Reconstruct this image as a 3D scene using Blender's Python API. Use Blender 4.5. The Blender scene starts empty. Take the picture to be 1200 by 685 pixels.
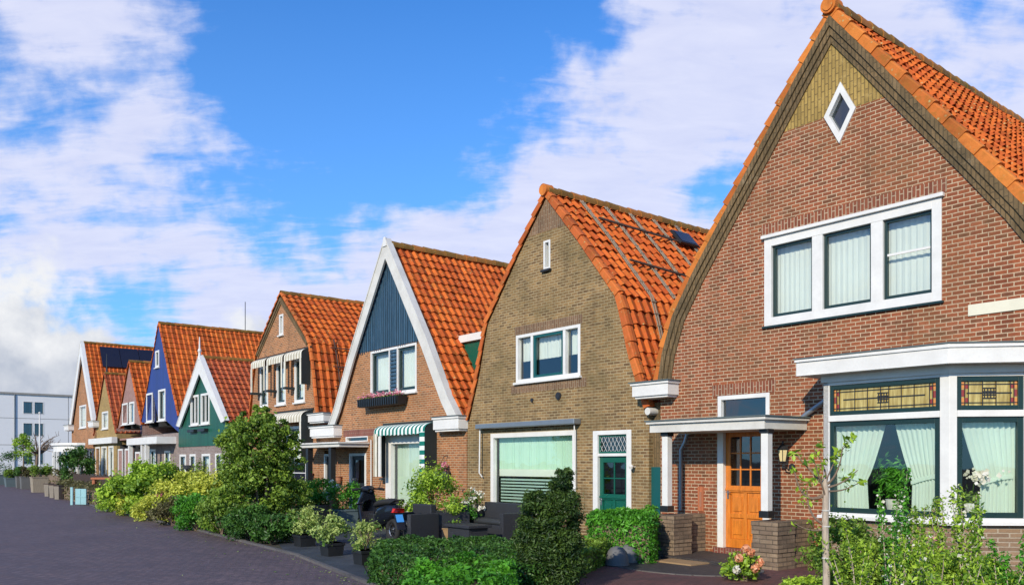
import bpy, math, random
import numpy as np
from mathutils import Vector, Matrix
from mathutils.geometry import tessellate_polygon
R = math.radians
C = bpy.context.scene.collection
scn = bpy.context.scene

# ------------------------------------------------------------ camera, sky, sun
cam_d = bpy.data.cameras.new('camera'); cam = bpy.data.objects.new('camera', cam_d); C.objects.link(cam)
EYE = 1.7
cam.location = (0, 0, EYE); cam.rotation_euler = (R(90), 0, 0)
cam_d.sensor_width = 36; cam_d.lens = 36 * 990 / 1200; cam_d.shift_y = (542 - 342.5) / 1200
cam_d.clip_end = 3000; cam_d.clip_start = .1
scn.camera = cam
NX, NY = .782, .624            # direction from the street into the houses
EX, EY = .624, -.782           # direction along the house fronts, towards the right
SUN_EL = 25
sdx, sdy = -NX * .90 + EX * .44, -NY * .90 + EY * .44
SUN_ROT = math.atan2(sdx, sdy)
scn.view_settings.view_transform = 'Standard'; scn.view_settings.look = 'None'
scn.view_settings.gamma = 1; scn.view_settings.exposure = 0.15

world = bpy.data.worlds.new('World'); scn.world = world; world.use_nodes = True
def build_world():
    nt = world.node_tree; n = nt.nodes; L = nt.links; n.clear()
    out = n.new('ShaderNodeOutputWorld'); bg = n.new('ShaderNodeBackground'); bg.inputs[1].default_value = .115
    L.new(bg.outputs[0], out.inputs[0])
    sky = n.new('ShaderNodeTexSky'); sky.sky_type = 'NISHITA'; sky.sun_disc = False
    sky.sun_elevation = R(SUN_EL); sky.sun_rotation = SUN_ROT; sky.ozone_density = 2.5; sky.air_density = 1.1; sky.dust_density = .2
    def math_(op, a, b=None, clamp=False):
        m = n.new('ShaderNodeMath'); m.operation = op; m.use_clamp = clamp
        for i, q in enumerate((a, b)):
            if q is None: continue
            if isinstance(q, (int, float)): m.inputs[i].default_value = q
            else: L.new(q, m.inputs[i])
        return m.outputs[0]
    def vmath(op, a, b=None):
        m = n.new('ShaderNodeVectorMath'); m.operation = op
        for i, q in enumerate((a, b)):
            if q is None: continue
            if isinstance(q, (tuple, list, Vector)): m.inputs[i].default_value = tuple(q)
            else: L.new(q, m.inputs[i])
        return m
    tc = n.new('ShaderNodeTexCoord'); d = vmath('NORMALIZE', tc.outputs['Generated']).outputs[0]
    sep = n.new('ShaderNodeSeparateXYZ'); L.new(d, sep.inputs[0])
    zz = math_('ADD', math_('MAXIMUM', sep.outputs[2], 0), .22)
    pl = n.new('ShaderNodeCombineXYZ')
    L.new(math_('DIVIDE', sep.outputs[0], zz), pl.inputs[0]); L.new(math_('DIVIDE', sep.outputs[1], zz), pl.inputs[1])
    def noise(vec, scale, detail, rough, dist=0):
        t = n.new('ShaderNodeTexNoise'); L.new(vec, t.inputs['Vector']); t.inputs['Scale'].default_value = scale
        t.inputs['Detail'].default_value = detail; t.inputs['Roughness'].default_value = rough; t.inputs['Distortion'].default_value = dist
        return t.outputs[0]
    mp = n.new('ShaderNodeMapping'); L.new(pl.outputs[0], mp.inputs[0])
    mp.inputs['Rotation'].default_value = (0, 0, R(-22)); mp.inputs['Scale'].default_value = (.62, 1.5, 1)
    wisp = noise(mp.outputs[0], 2.3, 12, .56, .35)
    ripple = noise(mp.outputs[0], 11, 6, .6, .4)
    puff = noise(d, 9, 12, .58, .0)
    # cloud banks: where in the sky they lie (azimuth from +Y in degrees, elevation, widths, weight)
    warp = noise(d, 4.0, 5, .6)
    def blob(az, el, r, w):
        c = (math.sin(R(az)) * math.cos(R(el)), math.cos(R(az)) * math.cos(R(el)), math.sin(R(el)))
        dist = vmath('DISTANCE', d, c)
        q = math_('ADD', dist.outputs['Value'], math_('MULTIPLY', math_('SUBTRACT', warp, .5), .35))
        e = math_('POWER', math_('DIVIDE', q, r), 2)
        return math_('MULTIPLY', math_('EXPONENT', math_('MULTIPLY', e, -1)), w)
    banks = [(-27, 17, .16, .16), (-20, 24, .12, .10), (-31, 22, .14, .10), (-8, 11, .13, .46), (-16, 10, .14, .40), (-1, 13, .12, .40), (-24, 13, .10, .2), (-33, 30, .12, .10),
             (4, 13, .13, .26), (3, 18, .12, .36), (12, 23, .13, .36), (14, 14, .12, .22), (20, 28, .14, .34), (28, 27, .15, .3), (29, 20, .16, .2), (9, 30, .10, .22),
             (-3, 30, .22, -.28), (-8, 19, .10, -.20), (-16, 30, .14, -.16), (-30, 32, .10, .06), (13, 17.5, .05, -.34), (34, 22, .04, -.12),
             (60, 20, .5, .2), (-80, 25, .6, .12), (180, 40, .8, .1), (120, 25, .5, .15)]
    s = None
    for b in banks:
        v = blob(*b); s = v if s is None else math_('ADD', s, v)
    dens = math_('ADD', math_('ADD', math_('MULTIPLY', math_('SUBTRACT', wisp, .5), 1.15), math_('MULTIPLY', math_('SUBTRACT', ripple, .5), .55)), s)
    dens = math_('ADD', dens, math_('ADD', math_('MULTIPLY', math_('SUBTRACT', puff, .5), 1.15), -.055))
    mr = n.new('ShaderNodeMapRange'); L.new(dens, mr.inputs[0]); mr.interpolation_type = 'SMOOTHSTEP'
    mr.inputs[1].default_value = .0; mr.inputs[2].default_value = .40
    hi = mr.outputs[0]
    # low cumulus on the left with a sharper edge and a grey base
    cum = math_('ADD', math_('ADD', math_('ADD', blob(-31, 4, .11, 1.0), blob(-23, 3, .11, .95)), blob(-15, 2, .09, .8)), math_('ADD', math_('MULTIPLY', math_('SUBTRACT', puff, .5), 1.9), math_('MULTIPLY', math_('SUBTRACT', wisp, .5), .5)))
    m2 = n.new('ShaderNodeMapRange'); L.new(cum, m2.inputs[0]); m2.interpolation_type = 'SMOOTHSTEP'
    m2.inputs[1].default_value = .40; m2.inputs[2].default_value = .85
    hs = n.new('ShaderNodeMix'); hs.data_type = 'RGBA'; hs.blend_type = 'MULTIPLY'; hs.inputs[0].default_value = 1
    L.new(sky.outputs[0], hs.inputs[6]); hs.inputs[7].default_value = (.33, .93, 1.66, 1)
    # paler, hazier air towards the horizon
    mh = n.new('ShaderNodeMapRange'); L.new(sep.outputs[2], mh.inputs[0]); mh.inputs[1].default_value = .0; mh.inputs[2].default_value = .55
    mh.inputs[3].default_value = .45; mh.inputs[4].default_value = 0
    hz = n.new('ShaderNodeMix'); hz.data_type = 'RGBA'; L.new(mh.outputs[0], hz.inputs[0]); L.new(hs.outputs[2], hz.inputs[6]); hz.inputs[7].default_value = (3.0, 5.2, 8.3, 1)
    mix1 = n.new('ShaderNodeMix'); mix1.data_type = 'RGBA'; L.new(math_('MULTIPLY', hi, .93), mix1.inputs[0]); L.new(hz.outputs[2], mix1.inputs[6])
    cr = n.new('ShaderNodeMix'); cr.data_type = 'RGBA'; L.new(ripple, cr.inputs[0])
    cr.inputs[6].default_value = (4.7, 5.1, 7.2, 1); cr.inputs[7].default_value = (6.8, 6.9, 8.1, 1)
    L.new(cr.outputs[2], mix1.inputs[7])
    # cumulus colour: bright top, grey base
    mb_ = n.new('ShaderNodeMapRange'); L.new(math_('ADD', sep.outputs[2], math_('MULTIPLY', math_('SUBTRACT', puff, .5), .45)), mb_.inputs[0])
    mb_.inputs[1].default_value = .09; mb_.inputs[2].default_value = .19
    cc = n.new('ShaderNodeMix'); cc.data_type = 'RGBA'; L.new(mb_.outputs[0], cc.inputs[0])
    cc.inputs[6].default_value = (4.0, 4.4, 5.2, 1); cc.inputs[7].default_value = (7.0, 7.1, 7.3, 1)
    mix2 = n.new('ShaderNodeMix'); mix2.data_type = 'RGBA'; L.new(m2.outputs[0], mix2.inputs[0]); L.new(mix1.outputs[2], mix2.inputs[6]); L.new(cc.outputs[2], mix2.inputs[7])
    L.new(mix2.outputs[2], bg.inputs[0])
build_world()
sun_d = bpy.data.lights.new('sun', 'SUN'); sun = bpy.data.objects.new('sun', sun_d); C.objects.link(sun)
sun_d.energy = 4.1; sun_d.angle = R(.6); sun_d.color = (1, .90, .74)
ce = math.cos(R(SUN_EL)); k_ = math.hypot(sdx, sdy)
sv = Vector((sdx / k_ * ce, sdy / k_ * ce, math.sin(R(SUN_EL))))
sun.rotation_euler = sv.to_track_quat('Z', 'Y').to_euler()
sun.location = (-20, -30, 30)

# ------------------------------------------------------------ materials
def mat(name):
    m = bpy.data.materials.new(name); m.use_nodes = True
    nt = m.node_tree; b = nt.nodes['Principled BSDF']
    return m, nt, b
def nd(nt, t, **kw):
    n = nt.nodes.new(t)
    for k, v in kw.items(): setattr(n, k, v)
    return n
def rgba(c): return (c[0], c[1], c[2], 1)
def mixc(nt, f, a, b, blend='MIX'):
    m = nd(nt, 'ShaderNodeMix', data_type='RGBA', blend_type=blend)
    for i, q in ((0, f), (6, a), (7, b)):
        if isinstance(q, (int, float)): m.inputs[i].default_value = q
        elif isinstance(q, tuple): m.inputs[i].default_value = rgba(q)
        else: nt.links.new(q, m.inputs[i])
    return m.outputs[2]
def noise(nt, vec, scale, detail=4, rough=.55):
    t = nd(nt, 'ShaderNodeTexNoise'); t.inputs['Scale'].default_value = scale; t.inputs['Detail'].default_value = detail; t.inputs['Roughness'].default_value = rough
    if vec is not None: nt.links.new(vec, t.inputs['Vector'])
    return t.outputs[0]
def ramp(nt, f, a, b, lo=0., hi=1.):
    r = nd(nt, 'ShaderNodeMapRange'); nt.links.new(f, r.inputs[0]); r.inputs[1].default_value = a; r.inputs[2].default_value = b
    r.inputs[3].default_value = lo; r.inputs[4].default_value = hi
    return r.outputs[0]
def bump(nt, b, h, s, dist=.01):
    n = nd(nt, 'ShaderNodeBump'); n.inputs['Strength'].default_value = s; n.inputs['Distance'].default_value = dist
    nt.links.new(h, n.inputs['Height']); nt.links.new(n.outputs[0], b.inputs['Normal'])
def paint(name, col, rough=.45, dirt=.12, scale=3., metal=0):
    m, nt, b = mat(name); tc = nd(nt, 'ShaderNodeTexCoord')
    n1 = noise(nt, tc.outputs['Object'], scale, 6, .6); n2 = noise(nt, tc.outputs['Object'], scale * 9, 3)
    c = mixc(nt, ramp(nt, n1, .35, .75, 0, dirt), tuple(col), tuple(q * .45 + .02 for q in col))
    c = mixc(nt, ramp(nt, n2, .45, .8, 0, dirt * .7), c, tuple(q * .7 for q in col))
    nt.links.new(c, b.inputs['Base Color']); b.inputs['Metallic'].default_value = metal
    nt.links.new(ramp(nt, n1, .3, .7, rough - .08, rough + .12), b.inputs['Roughness'])
    bump(nt, b, n2, .12, .004)
    return m
def brick(name, c1, c2, mortar, soldier=False, w=.21, h=.0625, ms=.009, stain=(.06, .05, .04), stain_amt=.45, rough=.85, extra=None):
    m, nt, b = mat(name); L = nt.links; uv = nd(nt, 'ShaderNodeUVMap').outputs[0]
    if soldier:
        mp = nd(nt, 'ShaderNodeMapping'); mp.inputs['Rotation'].default_value = (0, 0, R(90)); L.new(uv, mp.inputs[0]); uv = mp.outputs[0]
    # small wobble so that courses are not ruler-straight
    wob = nd(nt, 'ShaderNodeTexNoise'); wob.inputs['Scale'].default_value = 5; L.new(uv, wob.inputs['Vector'])
    va = nd(nt, 'ShaderNodeVectorMath', operation='SCALE'); L.new(wob.outputs['Color'], va.inputs[0]); va.inputs['Scale'].default_value = .008
    vb = nd(nt, 'ShaderNodeVectorMath', operation='ADD'); L.new(uv, vb.inputs[0]); L.new(va.outputs[0], vb.inputs[1])
    t = nd(nt, 'ShaderNodeTexBrick'); L.new(vb.outputs[0], t.inputs['Vector'])
    t.inputs['Color1'].default_value = rgba(c1); t.inputs['Color2'].default_value = rgba(c2); t.inputs['Mortar'].default_value = rgba(mortar)
    t.inputs['Scale'].default_value = 1; t.inputs['Mortar Size'].default_value = ms; t.inputs['Mortar Smooth'].default_value = .25
    t.inputs['Brick Width'].default_value = w; t.inputs['Row Height'].default_value = h
    n1 = noise(nt, uv, .9, 7, .62); n2 = noise(nt, uv, 38, 3, .7); n3 = noise(nt, uv, 3.4, 6, .7)
    c = t.outputs['Color']
    if extra:   # patches of another brick tone
        pt = nd(nt, 'ShaderNodeTexBrick'); L.new(vb.outputs[0], pt.inputs['Vector'])
        for k_, v_ in (('Color1', (0, 0, 0)), ('Color2', (1, 1, 1)), ('Mortar', (0, 0, 0))): pt.inputs[k_].default_value = rgba(v_)
        pt.inputs['Scale'].default_value = 1; pt.inputs['Mortar Size'].default_value = ms; pt.inputs['Brick Width'].default_value = w; pt.inputs['Row Height'].default_value = h; pt.offset_frequency = 2
        lum = nd(nt, 'ShaderNodeRGBToBW'); L.new(pt.outputs[0], lum.inputs[0])
        sm = nd(nt, 'ShaderNodeMath', operation='ADD'); L.new(lum.outputs[0], sm.inputs[0]); L.new(ramp(nt, n3, .3, .7, -.45, .45), sm.inputs[1])
        c = mixc(nt, ramp(nt, sm.outputs[0], .8, .95, 0, .75), c, extra)
    c = mixc(nt, ramp(nt, n1, .42, .72, 0, stain_amt), c, tuple(stain))
    c = mixc(nt, ramp(nt, n3, .5, .8, 0, .35), c, tuple(min(1, q * 1.5 + .05) for q in c1))
    c = mixc(nt, ramp(nt, n2, .35, .75, 0, .4), c, tuple(q * .6 for q in c2))
    # rain streaks and pale salt bloom, fixed to the masonry
    ms_ = nd(nt, 'ShaderNodeMapping'); ms_.inputs['Scale'].default_value = (1, .12, 1) if not soldier else (.12, 1, 1); L.new(uv, ms_.inputs[0])
    n4 = noise(nt, ms_.outputs[0], 5.5, 6, .65); n5 = noise(nt, uv, 1.7, 8, .75)
    c = mixc(nt, ramp(nt, n4, .52, .72, 0, .42), c, tuple(q * .45 for q in c2))
    c = mixc(nt, ramp(nt, n5, .60, .74, 0, .45), c, (min(1, c1[0] * 1.25 + .10), c1[1] * 1.3 + .12, c1[2] * 1.3 + .11))
    L.new(c, b.inputs['Base Color']); b.inputs['Roughness'].default_value = rough; b.inputs['Specular IOR Level'].default_value = .25
    h_ = nd(nt, 'ShaderNodeMath', operation='MULTIPLY_ADD'); L.new(n2, h_.inputs[0]); h_.inputs[1].default_value = .5
    inv = nd(nt, 'ShaderNodeMath', operation='SUBTRACT'); inv.inputs[0].default_value = 1; L.new(t.outputs['Fac'], inv.inputs[1]); L.new(inv.outputs[0], h_.inputs[2])
    bump(nt, b, h_.outputs[0], .7, .008)
    return m
def tiles(name, c1, c2, moss=(.14, .12, .02), moss_amt=.5, rough=.68):
    m, nt, b = mat(name); L = nt.links; uv = nd(nt, 'ShaderNodeUVMap').outputs[0]; tc = nd(nt, 'ShaderNodeTexCoord')
    fl = nd(nt, 'ShaderNodeVectorMath', operation='FLOOR'); L.new(uv, fl.inputs[0])
    wn = nd(nt, 'ShaderNodeTexWhiteNoise', noise_dimensions='2D'); L.new(fl.outputs[0], wn.inputs['Vector'])
    ob = tc.outputs['Object']; n1 = noise(nt, ob, .8, 6, .65); n2 = noise(nt, ob, 9, 5, .7); n3 = noise(nt, ob, 40, 3)
    c = mixc(nt, wn.outputs['Value'], tuple(c1), tuple(c2))
    c = mixc(nt, ramp(nt, wn.outputs['Value'], .82, 1, 0, .5), c, tuple(q * .45 for q in c1))
    mm = nd(nt, 'ShaderNodeMath', operation='MULTIPLY'); L.new(ramp(nt, n2, .45, .68), mm.inputs[0]); L.new(ramp(nt, n1, .4, .65, .15, moss_amt), mm.inputs[1])
    c = mixc(nt, mm.outputs[0], c, tuple(moss))
    c = mixc(nt, ramp(nt, n3, .5, .8, 0, .35), c, tuple(q * .5 for q in c1))
    vo = nd(nt, 'ShaderNodeTexVoronoi'); vo.inputs['Scale'].default_value = 13; L.new(ob, vo.inputs['Vector'])
    li = nd(nt, 'ShaderNodeMath', operation='MULTIPLY'); L.new(ramp(nt, vo.outputs['Distance'], .30, .16), li.inputs[0]); L.new(ramp(nt, n2, .5, .62), li.inputs[1])
    c = mixc(nt, li.outputs[0], c, (.42, .36, .16)); n6 = noise(nt, ob, 2.6, 6, .7); c = mixc(nt, ramp(nt, n6, .52, .75, 0, .6), c, tuple(q * .38 for q in c2))
    L.new(c, b.inputs['Base Color']); b.inputs['Specular IOR Level'].default_value = .2
    L.new(ramp(nt, n2, .3, .7, rough - .1, rough + .2), b.inputs['Roughness']); bump(nt, b, n3, .25, .006)
    return m
def boards(name, col, width=.14, rough=.4, amt=.25):
    m, nt, b = mat(name); L = nt.links; uv = nd(nt, 'ShaderNodeUVMap').outputs[0]
    sx = nd(nt, 'ShaderNodeSeparateXYZ'); L.new(uv, sx.inputs[0])
    dv = nd(nt, 'ShaderNodeMath', operation='DIVIDE'); L.new(sx.outputs[0], dv.inputs[0]); dv.inputs[1].default_value = width
    fr = nd(nt, 'ShaderNodeMath', operation='FRACT'); L.new(dv.outputs[0], fr.inputs[0])
    fl = nd(nt, 'ShaderNodeMath', operation='FLOOR'); L.new(dv.outputs[0], fl.inputs[0])
    wn = nd(nt, 'ShaderNodeTexWhiteNoise', noise_dimensions='1D'); L.new(fl.outputs[0], wn.inputs['W'])
    mp = nd(nt, 'ShaderNodeMapping'); mp.inputs['Scale'].default_value = (14, .9, 1); L.new(uv, mp.inputs[0]); g = noise(nt, mp.outputs[0], 2.2, 6, .7)
    c = mixc(nt, wn.outputs['Value'], tuple(q * .8 for q in col), tuple(min(1, q * 1.15) for q in col))
    c = mixc(nt, ramp(nt, g, .5, .75, 0, amt), c, tuple(min(1, q * 2.2 + .06) for q in col))
    c = mixc(nt, ramp(nt, g, .5, .3, 0, .5), c, tuple(q * .4 for q in col))
    L.new(c, b.inputs['Base Color']); b.inputs['Roughness'].default_value = rough
    pp = nd(nt, 'ShaderNodeMath', operation='PINGPONG'); L.new(dv.outputs[0], pp.inputs[0]); pp.inputs[1].default_value = .5
    bump(nt, b, ramp(nt, pp.outputs[0], 0, .09), 1, .02)
    return m
def glass_mat(name, tint=(.85, .95, .92), refl=.16):
    m, nt, b = mat(name); L = nt.links; nt.nodes.remove(b); out = nt.nodes['Material Output']
    tr = nd(nt, 'ShaderNodeBsdfTransparent'); tr.inputs[0].default_value = rgba(tint)
    gl = nd(nt, 'ShaderNodeBsdfGlossy'); gl.inputs['Roughness'].default_value = .02; gl.inputs[0].default_value = (.9, .95, 1, 1)
    fr = nd(nt, 'ShaderNodeFresnel'); fr.inputs[0].default_value = 1.5
    ad = nd(nt, 'ShaderNodeMath', operation='MULTIPLY_ADD', use_clamp=True); L.new(fr.outputs[0], ad.inputs[0]); ad.inputs[1].default_value = 1.3; ad.inputs[2].default_value = refl - .04
    tc = nd(nt, 'ShaderNodeTexCoord'); nz = noise(nt, tc.outputs['Object'], 1.3, 2)
    bn = nd(nt, 'ShaderNodeBump'); bn.inputs['Strength'].default_value = .08; bn.inputs['Distance'].default_value = .05; L.new(nz, bn.inputs['Height']); L.new(bn.outputs[0], gl.inputs['Normal'])
    mx = nd(nt, 'ShaderNodeMixShader'); L.new(ad.outputs[0], mx.inputs[0]); L.new(tr.outputs[0], mx.inputs[1]); L.new(gl.outputs[0], mx.inputs[2])
    L.new(mx.outputs[0], out.inputs[0])
    return m
def leaf_mat(name, dark, light, trans=.24, rough=.45):
    m, nt, b = mat(name); L = nt.links; out = nt.nodes['Material Output']
    uv = nd(nt, 'ShaderNodeUVMap').outputs[0]; sx = nd(nt, 'ShaderNodeSeparateXYZ'); L.new(uv, sx.inputs[0])
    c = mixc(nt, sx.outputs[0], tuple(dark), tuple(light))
    L.new(c, b.inputs['Base Color']); b.inputs['Roughness'].default_value = rough; b.inputs['Specular IOR Level'].default_value = .35
    t = nd(nt, 'ShaderNodeBsdfTranslucent'); L.new(mixc(nt, .5, c, (light[0] * 1.1, light[1] * 1.2, light[2] * .6)), t.inputs[0])
    mx = nd(nt, 'ShaderNodeMixShader'); mx.inputs[0].default_value = trans; L.new(b.outputs[0], mx.inputs[1]); L.new(t.outputs[0], mx.inputs[2]); L.new(mx.outputs[0], out.inputs[0])
    return m
def cloth(name, col, trans=.3):
    m, nt, b = mat(name); L = nt.links; out = nt.nodes['Material Output']
    tc = nd(nt, 'ShaderNodeTexCoord'); n1 = noise(nt, tc.outputs['Object'], 2.5, 4)
    c = mixc(nt, ramp(nt, n1, .4, .7, 0, .2), tuple(col), tuple(q * .75 for q in col))
    L.new(c, b.inputs['Base Color']); b.inputs['Roughness'].default_value = .9
    t = nd(nt, 'ShaderNodeBsdfTranslucent'); L.new(c, t.inputs[0])
    mx = nd(nt, 'ShaderNodeMixShader'); mx.inputs[0].default_value = trans; L.new(b.outputs[0], mx.inputs[1]); L.new(t.outputs[0], mx.inputs[2]); L.new(mx.outputs[0], out.inputs[0])
    return m
def stripes(name, a, b_, width=.1, axis=0):
    m, nt, b = mat(name); L = nt.links; uv = nd(nt, 'ShaderNodeUVMap').outputs[0]; sx = nd(nt, 'ShaderNodeSeparateXYZ'); L.new(uv, sx.inputs[0])
    dv = nd(nt, 'ShaderNodeMath', operation='DIVIDE'); L.new(sx.outputs[axis], dv.inputs[0]); dv.inputs[1].default_value = width
    fl = nd(nt, 'ShaderNodeMath', operation='FRACT'); L.new(dv.outputs[0], fl.inputs[0])
    gt = nd(nt, 'ShaderNodeMath', operation='GREATER_THAN'); L.new(fl.outputs[0], gt.inputs[0]); gt.inputs[1].default_value = .5
    n1 = noise(nt, uv, 4, 5); c = mixc(nt, gt.outputs[0], tuple(a), tuple(b_)); c = mixc(nt, ramp(nt, n1, .45, .75, 0, .35), c, tuple(q * .5 for q in a))
    L.new(c, b.inputs['Base Color']); b.inputs['Roughness'].default_value = .85
    return m
def wood(name, col, rough=.4, sc=(12, 1, 1)):
    m, nt, b = mat(name); L = nt.links; uv = nd(nt, 'ShaderNodeUVMap').outputs[0]
    mp = nd(nt, 'ShaderNodeMapping'); mp.inputs['Scale'].default_value = sc; L.new(uv, mp.inputs[0]); g = noise(nt, mp.outputs[0], 3, 6, .65)
    c = mixc(nt, ramp(nt, g, .35, .7), tuple(q * .7 for q in col), tuple(min(1, q * 1.25) for q in col))
    L.new(c, b.inputs['Base Color']); b.inputs['Roughness'].default_value = rough; bump(nt, b, g, .15, .003)
    return m

M = {}
M['brick_red'] = brick('brick_red', (.34, .098, .040), (.18, .054, .026), (.62, .48, .31), stain=(.19, .11, .045), stain_amt=.5, extra=(.13, .062, .030), ms=.0078, w=.165)
M['brick_red_soldier'] = brick('brick_red_soldier', (.30, .09, .042), (.18, .055, .03), (.5, .38, .25), soldier=True)
M['brick_band'] = brick('brick_band', (.23, .15, .07), (.155, .105, .05), (.11, .078, .04), soldier=True, stain=(.03, .03, .02), stain_amt=.7)
M['brick_yellow'] = brick('brick_yellow', (.46, .31, .09), (.31, .205, .06), (.17, .115, .045), soldier=True, stain=(.2, .14, .05), stain_amt=.3)
M['brick_olive'] = brick('brick_olive', (.33, .20, .080), (.17, .10, .045), (.46, .37, .21), stain=(.10, .085, .035), stain_amt=.7, extra=(.11, .062, .028), w=.185)
M['brick_olive_soldier'] = brick('brick_olive_soldier', (.25, .14, .075), (.16, .09, .05), (.36, .28, .18), soldier=True)
M['brick_orange'] = brick('brick_orange', (.46, .175, .062), (.28, .105, .042), (.52, .40, .25), stain=(.17, .10, .045), stain_amt=.45, w=.185, extra=(.15, .07, .035))
M['brick_orange_soldier'] = brick('brick_orange_soldier', (.24, .06, .04), (.16, .045, .035), (.35, .25, .18), soldier=True)
M['brick_pink'] = brick('brick_pink', (.38, .19, .155), (.26, .125, .105), (.42, .36, .32), stain=(.2, .15, .12), stain_amt=.3)
M['brick_ochre'] = brick('brick_ochre', (.42, .28, .09), (.30, .19, .06), (.36, .29, .17), stain=(.2, .13, .05), stain_amt=.3)
M['brick_mauve'] = brick('brick_mauve', (.30, .225, .20), (.19, .14, .125), (.42, .38, .34), stain=(.15, .12, .1), stain_amt=.35)
M['brick_pillar'] = brick('brick_pillar', (.36, .26, .165), (.20, .14, .095), (.09, .07, .05), w=.24, h=.07, ms=.008, stain=(.05, .045, .04), stain_amt=.6)
M['brick_base'] = brick('brick_base', (.34, .22, .13), (.20, .13, .085), (.42, .35, .26), stain=(.12, .09, .06))
M['tile_orange'] = tiles('tile_orange', (.66, .15, .024), (.40, .066, .015), moss_amt=.75)
M['tile_verge'] = tiles('tile_verge', (.62, .16, .035), (.50, .11, .028), moss_amt=.6)
M['tile_bright'] = tiles('tile_bright', (.66, .21, .038), (.50, .125, .025), moss_amt=.6)
M['tile_red'] = tiles('tile_red', (.50, .115, .04), (.33, .065, .028), moss_amt=.35)
M['tile_ridge'] = tiles('tile_ridge', (.42, .15, .035), (.22, .13, .03), moss=(.10, .10, .02), moss_amt=.95)
M['white'] = paint('white_paint', (.74, .725, .68), .4, .3)
M['white_old'] = paint('white_weathered', (.66, .64, .58), .55, .5, 2)
M['cream'] = paint('cream_paint', (.72, .68, .52), .6, .2)
M['black'] = paint('black_paint', (.013, .014, .015), .4, .2)
M['dark_green'] = paint('dark_green_paint', (.010, .030, .026), .3, .2)
M['teal'] = paint('teal_paint', (.006, .085, .082), .3, .2)
M['green_door'] = paint('green_door', (.004, .095, .06), .3, .2)
M['slate_blue'] = boards('blue_slate_boards', (.035, .080, .125), .085, .32, .5)
M['cobalt'] = boards('cobalt_boards', (.010, .028, .19), .16, .45, .22)
M['green_boards'] = boards('green_boards', (.005, .085, .048), .16, .45, .16)
M['zinc'] = paint('zinc', (.30, .33, .35), .4, .35, 4, .6)
M['lead'] = paint('roofing_felt', (.10, .13, .13), .7, .3)
M['slat'] = paint('slat', (.38, .52, .48), .5, .1)  # colour for the reflected stripes in the olive house window
M['door_orange'] = wood('varnished_wood', (.62, .19, .022), .35)
M['glass'] = glass_mat('glass', (.95, 1, .97), .10)
M['glass_blue'] = glass_mat('glass_dark', (.35, .45, .52), .12)
M['curtain'] = cloth('curtain', (.74, .86, .77), .3)
M['curtain_white'] = cloth('curtain_white', (.88, .90, .85), .25)
M['blind'] = cloth('blind', (.60, .82, .68), .2)
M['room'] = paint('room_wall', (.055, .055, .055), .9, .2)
M['room_light'] = paint('room_board', (.5, .55, .52), .9, .1)
M['iron'] = paint('wrought_iron', (.02, .02, .022), .45, .2)
M['amber'] = paint('amber_glass', (.75, .50, .12), .15, .3)
M['lamp_glass'] = paint('lamp_glass', (.75, .62, .32), .2, .1)
M['stripe_green'] = stripes('awning_green_stripe', (.0, .17, .13), (.80, .82, .78), .20)
M['stripe_green_side'] = stripes('awning_green_side', (.0, .17, .13), (.80, .82, .78), .24, 1)
M['stripe_cream'] = stripes('awning_cream_stripe', (.42, .38, .28), (.72, .69, .58), .22)
M['awning_dark'] = paint('awning_dark', (.014, .02, .02), .7, .1)
M['stone'] = paint('stone', (.33, .31, .27), .8, .4)
M['timber'] = wood('weathered_timber', (.22, .19, .15), .8)
M['timber_pale'] = wood('pale_timber', (.30, .25, .18), .8)
M['timber_dark'] = wood('dark_timber', (.07, .045, .035), .8)
M['timber_red'] = wood('red_timber', (.42, .13, .05), .6)
M['panel_dark'] = paint('solar_panel', (.010, .012, .028), .15, .1)
M['rattan'] = None
M['plastic'] = paint('scooter_plastic', (.010, .013, .020), .18, .1)
M['rubber'] = paint('rubber', (.015, .015, .015), .8, .2)
M['chrome'] = paint('chrome', (.5, .5, .5), .25, .2, 4, 1)
M['lens_red'] = paint('red_lens', (.55, .02, .01), .1, .1)
M['plate_blue'] = paint('plate_blue', (.06, .30, .72), .3, .1)
M['cyan'] = paint('turquoise_board', (.26, .46, .48), .5, .3)
M['terracotta'] = paint('terracotta', (.36, .15, .08), .8, .3)
M['pot_dark'] = paint('dark_pot', (.03, .033, .036), .5, .3)
M['pot_grey'] = paint('grey_pot', (.13, .13, .125), .7, .4)
M['pot_grey_green'] = paint('grey_green_pot', (.10, .14, .15), .6, .3)
M['basket'] = wood('basket', (.34, .22, .11), .9, (30, 30, 1))
M['bark'] = wood('bark', (.20, .14, .095), .9, (20, 3, 1))
M['bark_pale'] = wood('pale_bark', (.42, .34, .26), .9, (20, 3, 1))
M['render_white'] = paint('white_render', (.80, .79, .76), .8, .1, .15)
M['petal_pink'] = leaf_mat('pink_petals', (.55, .12, .22), (.8, .35, .42))
M['petal_white'] = leaf_mat('white_petals', (.65, .62, .5), (.85, .82, .75))
M['petal_orange'] = leaf_mat('orange_petals', (.65, .2, .08), (.85, .5, .3))
M['leaf_mid'] = leaf_mat('leaf_mid', (.045, .11, .015), (.25, .38, .045))
M['leaf_dark'] = leaf_mat('leaf_dark', (.018, .065, .012), (.08, .19, .025), .2)
M['leaf_yew'] = leaf_mat('leaf_yew', (.010, .034, .008), (.08, .14, .022), .15)
M['leaf_yellow'] = leaf_mat('leaf_yellow', (.24, .30, .03), (.66, .68, .10))
M['leaf_lime'] = leaf_mat('leaf_lime', (.055, .15, .012), (.42, .60, .055))
M['leaf_bright'] = leaf_mat('leaf_bright', (.025, .12, .010), (.13, .40, .03))
M['leaf_tree'] = leaf_mat('leaf_tree', (.045, .10, .012), (.27, .40, .05))
M['leaf_varieg'] = leaf_mat('leaf_variegated', (.07, .17, .02), (.50, .58, .17))
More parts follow.
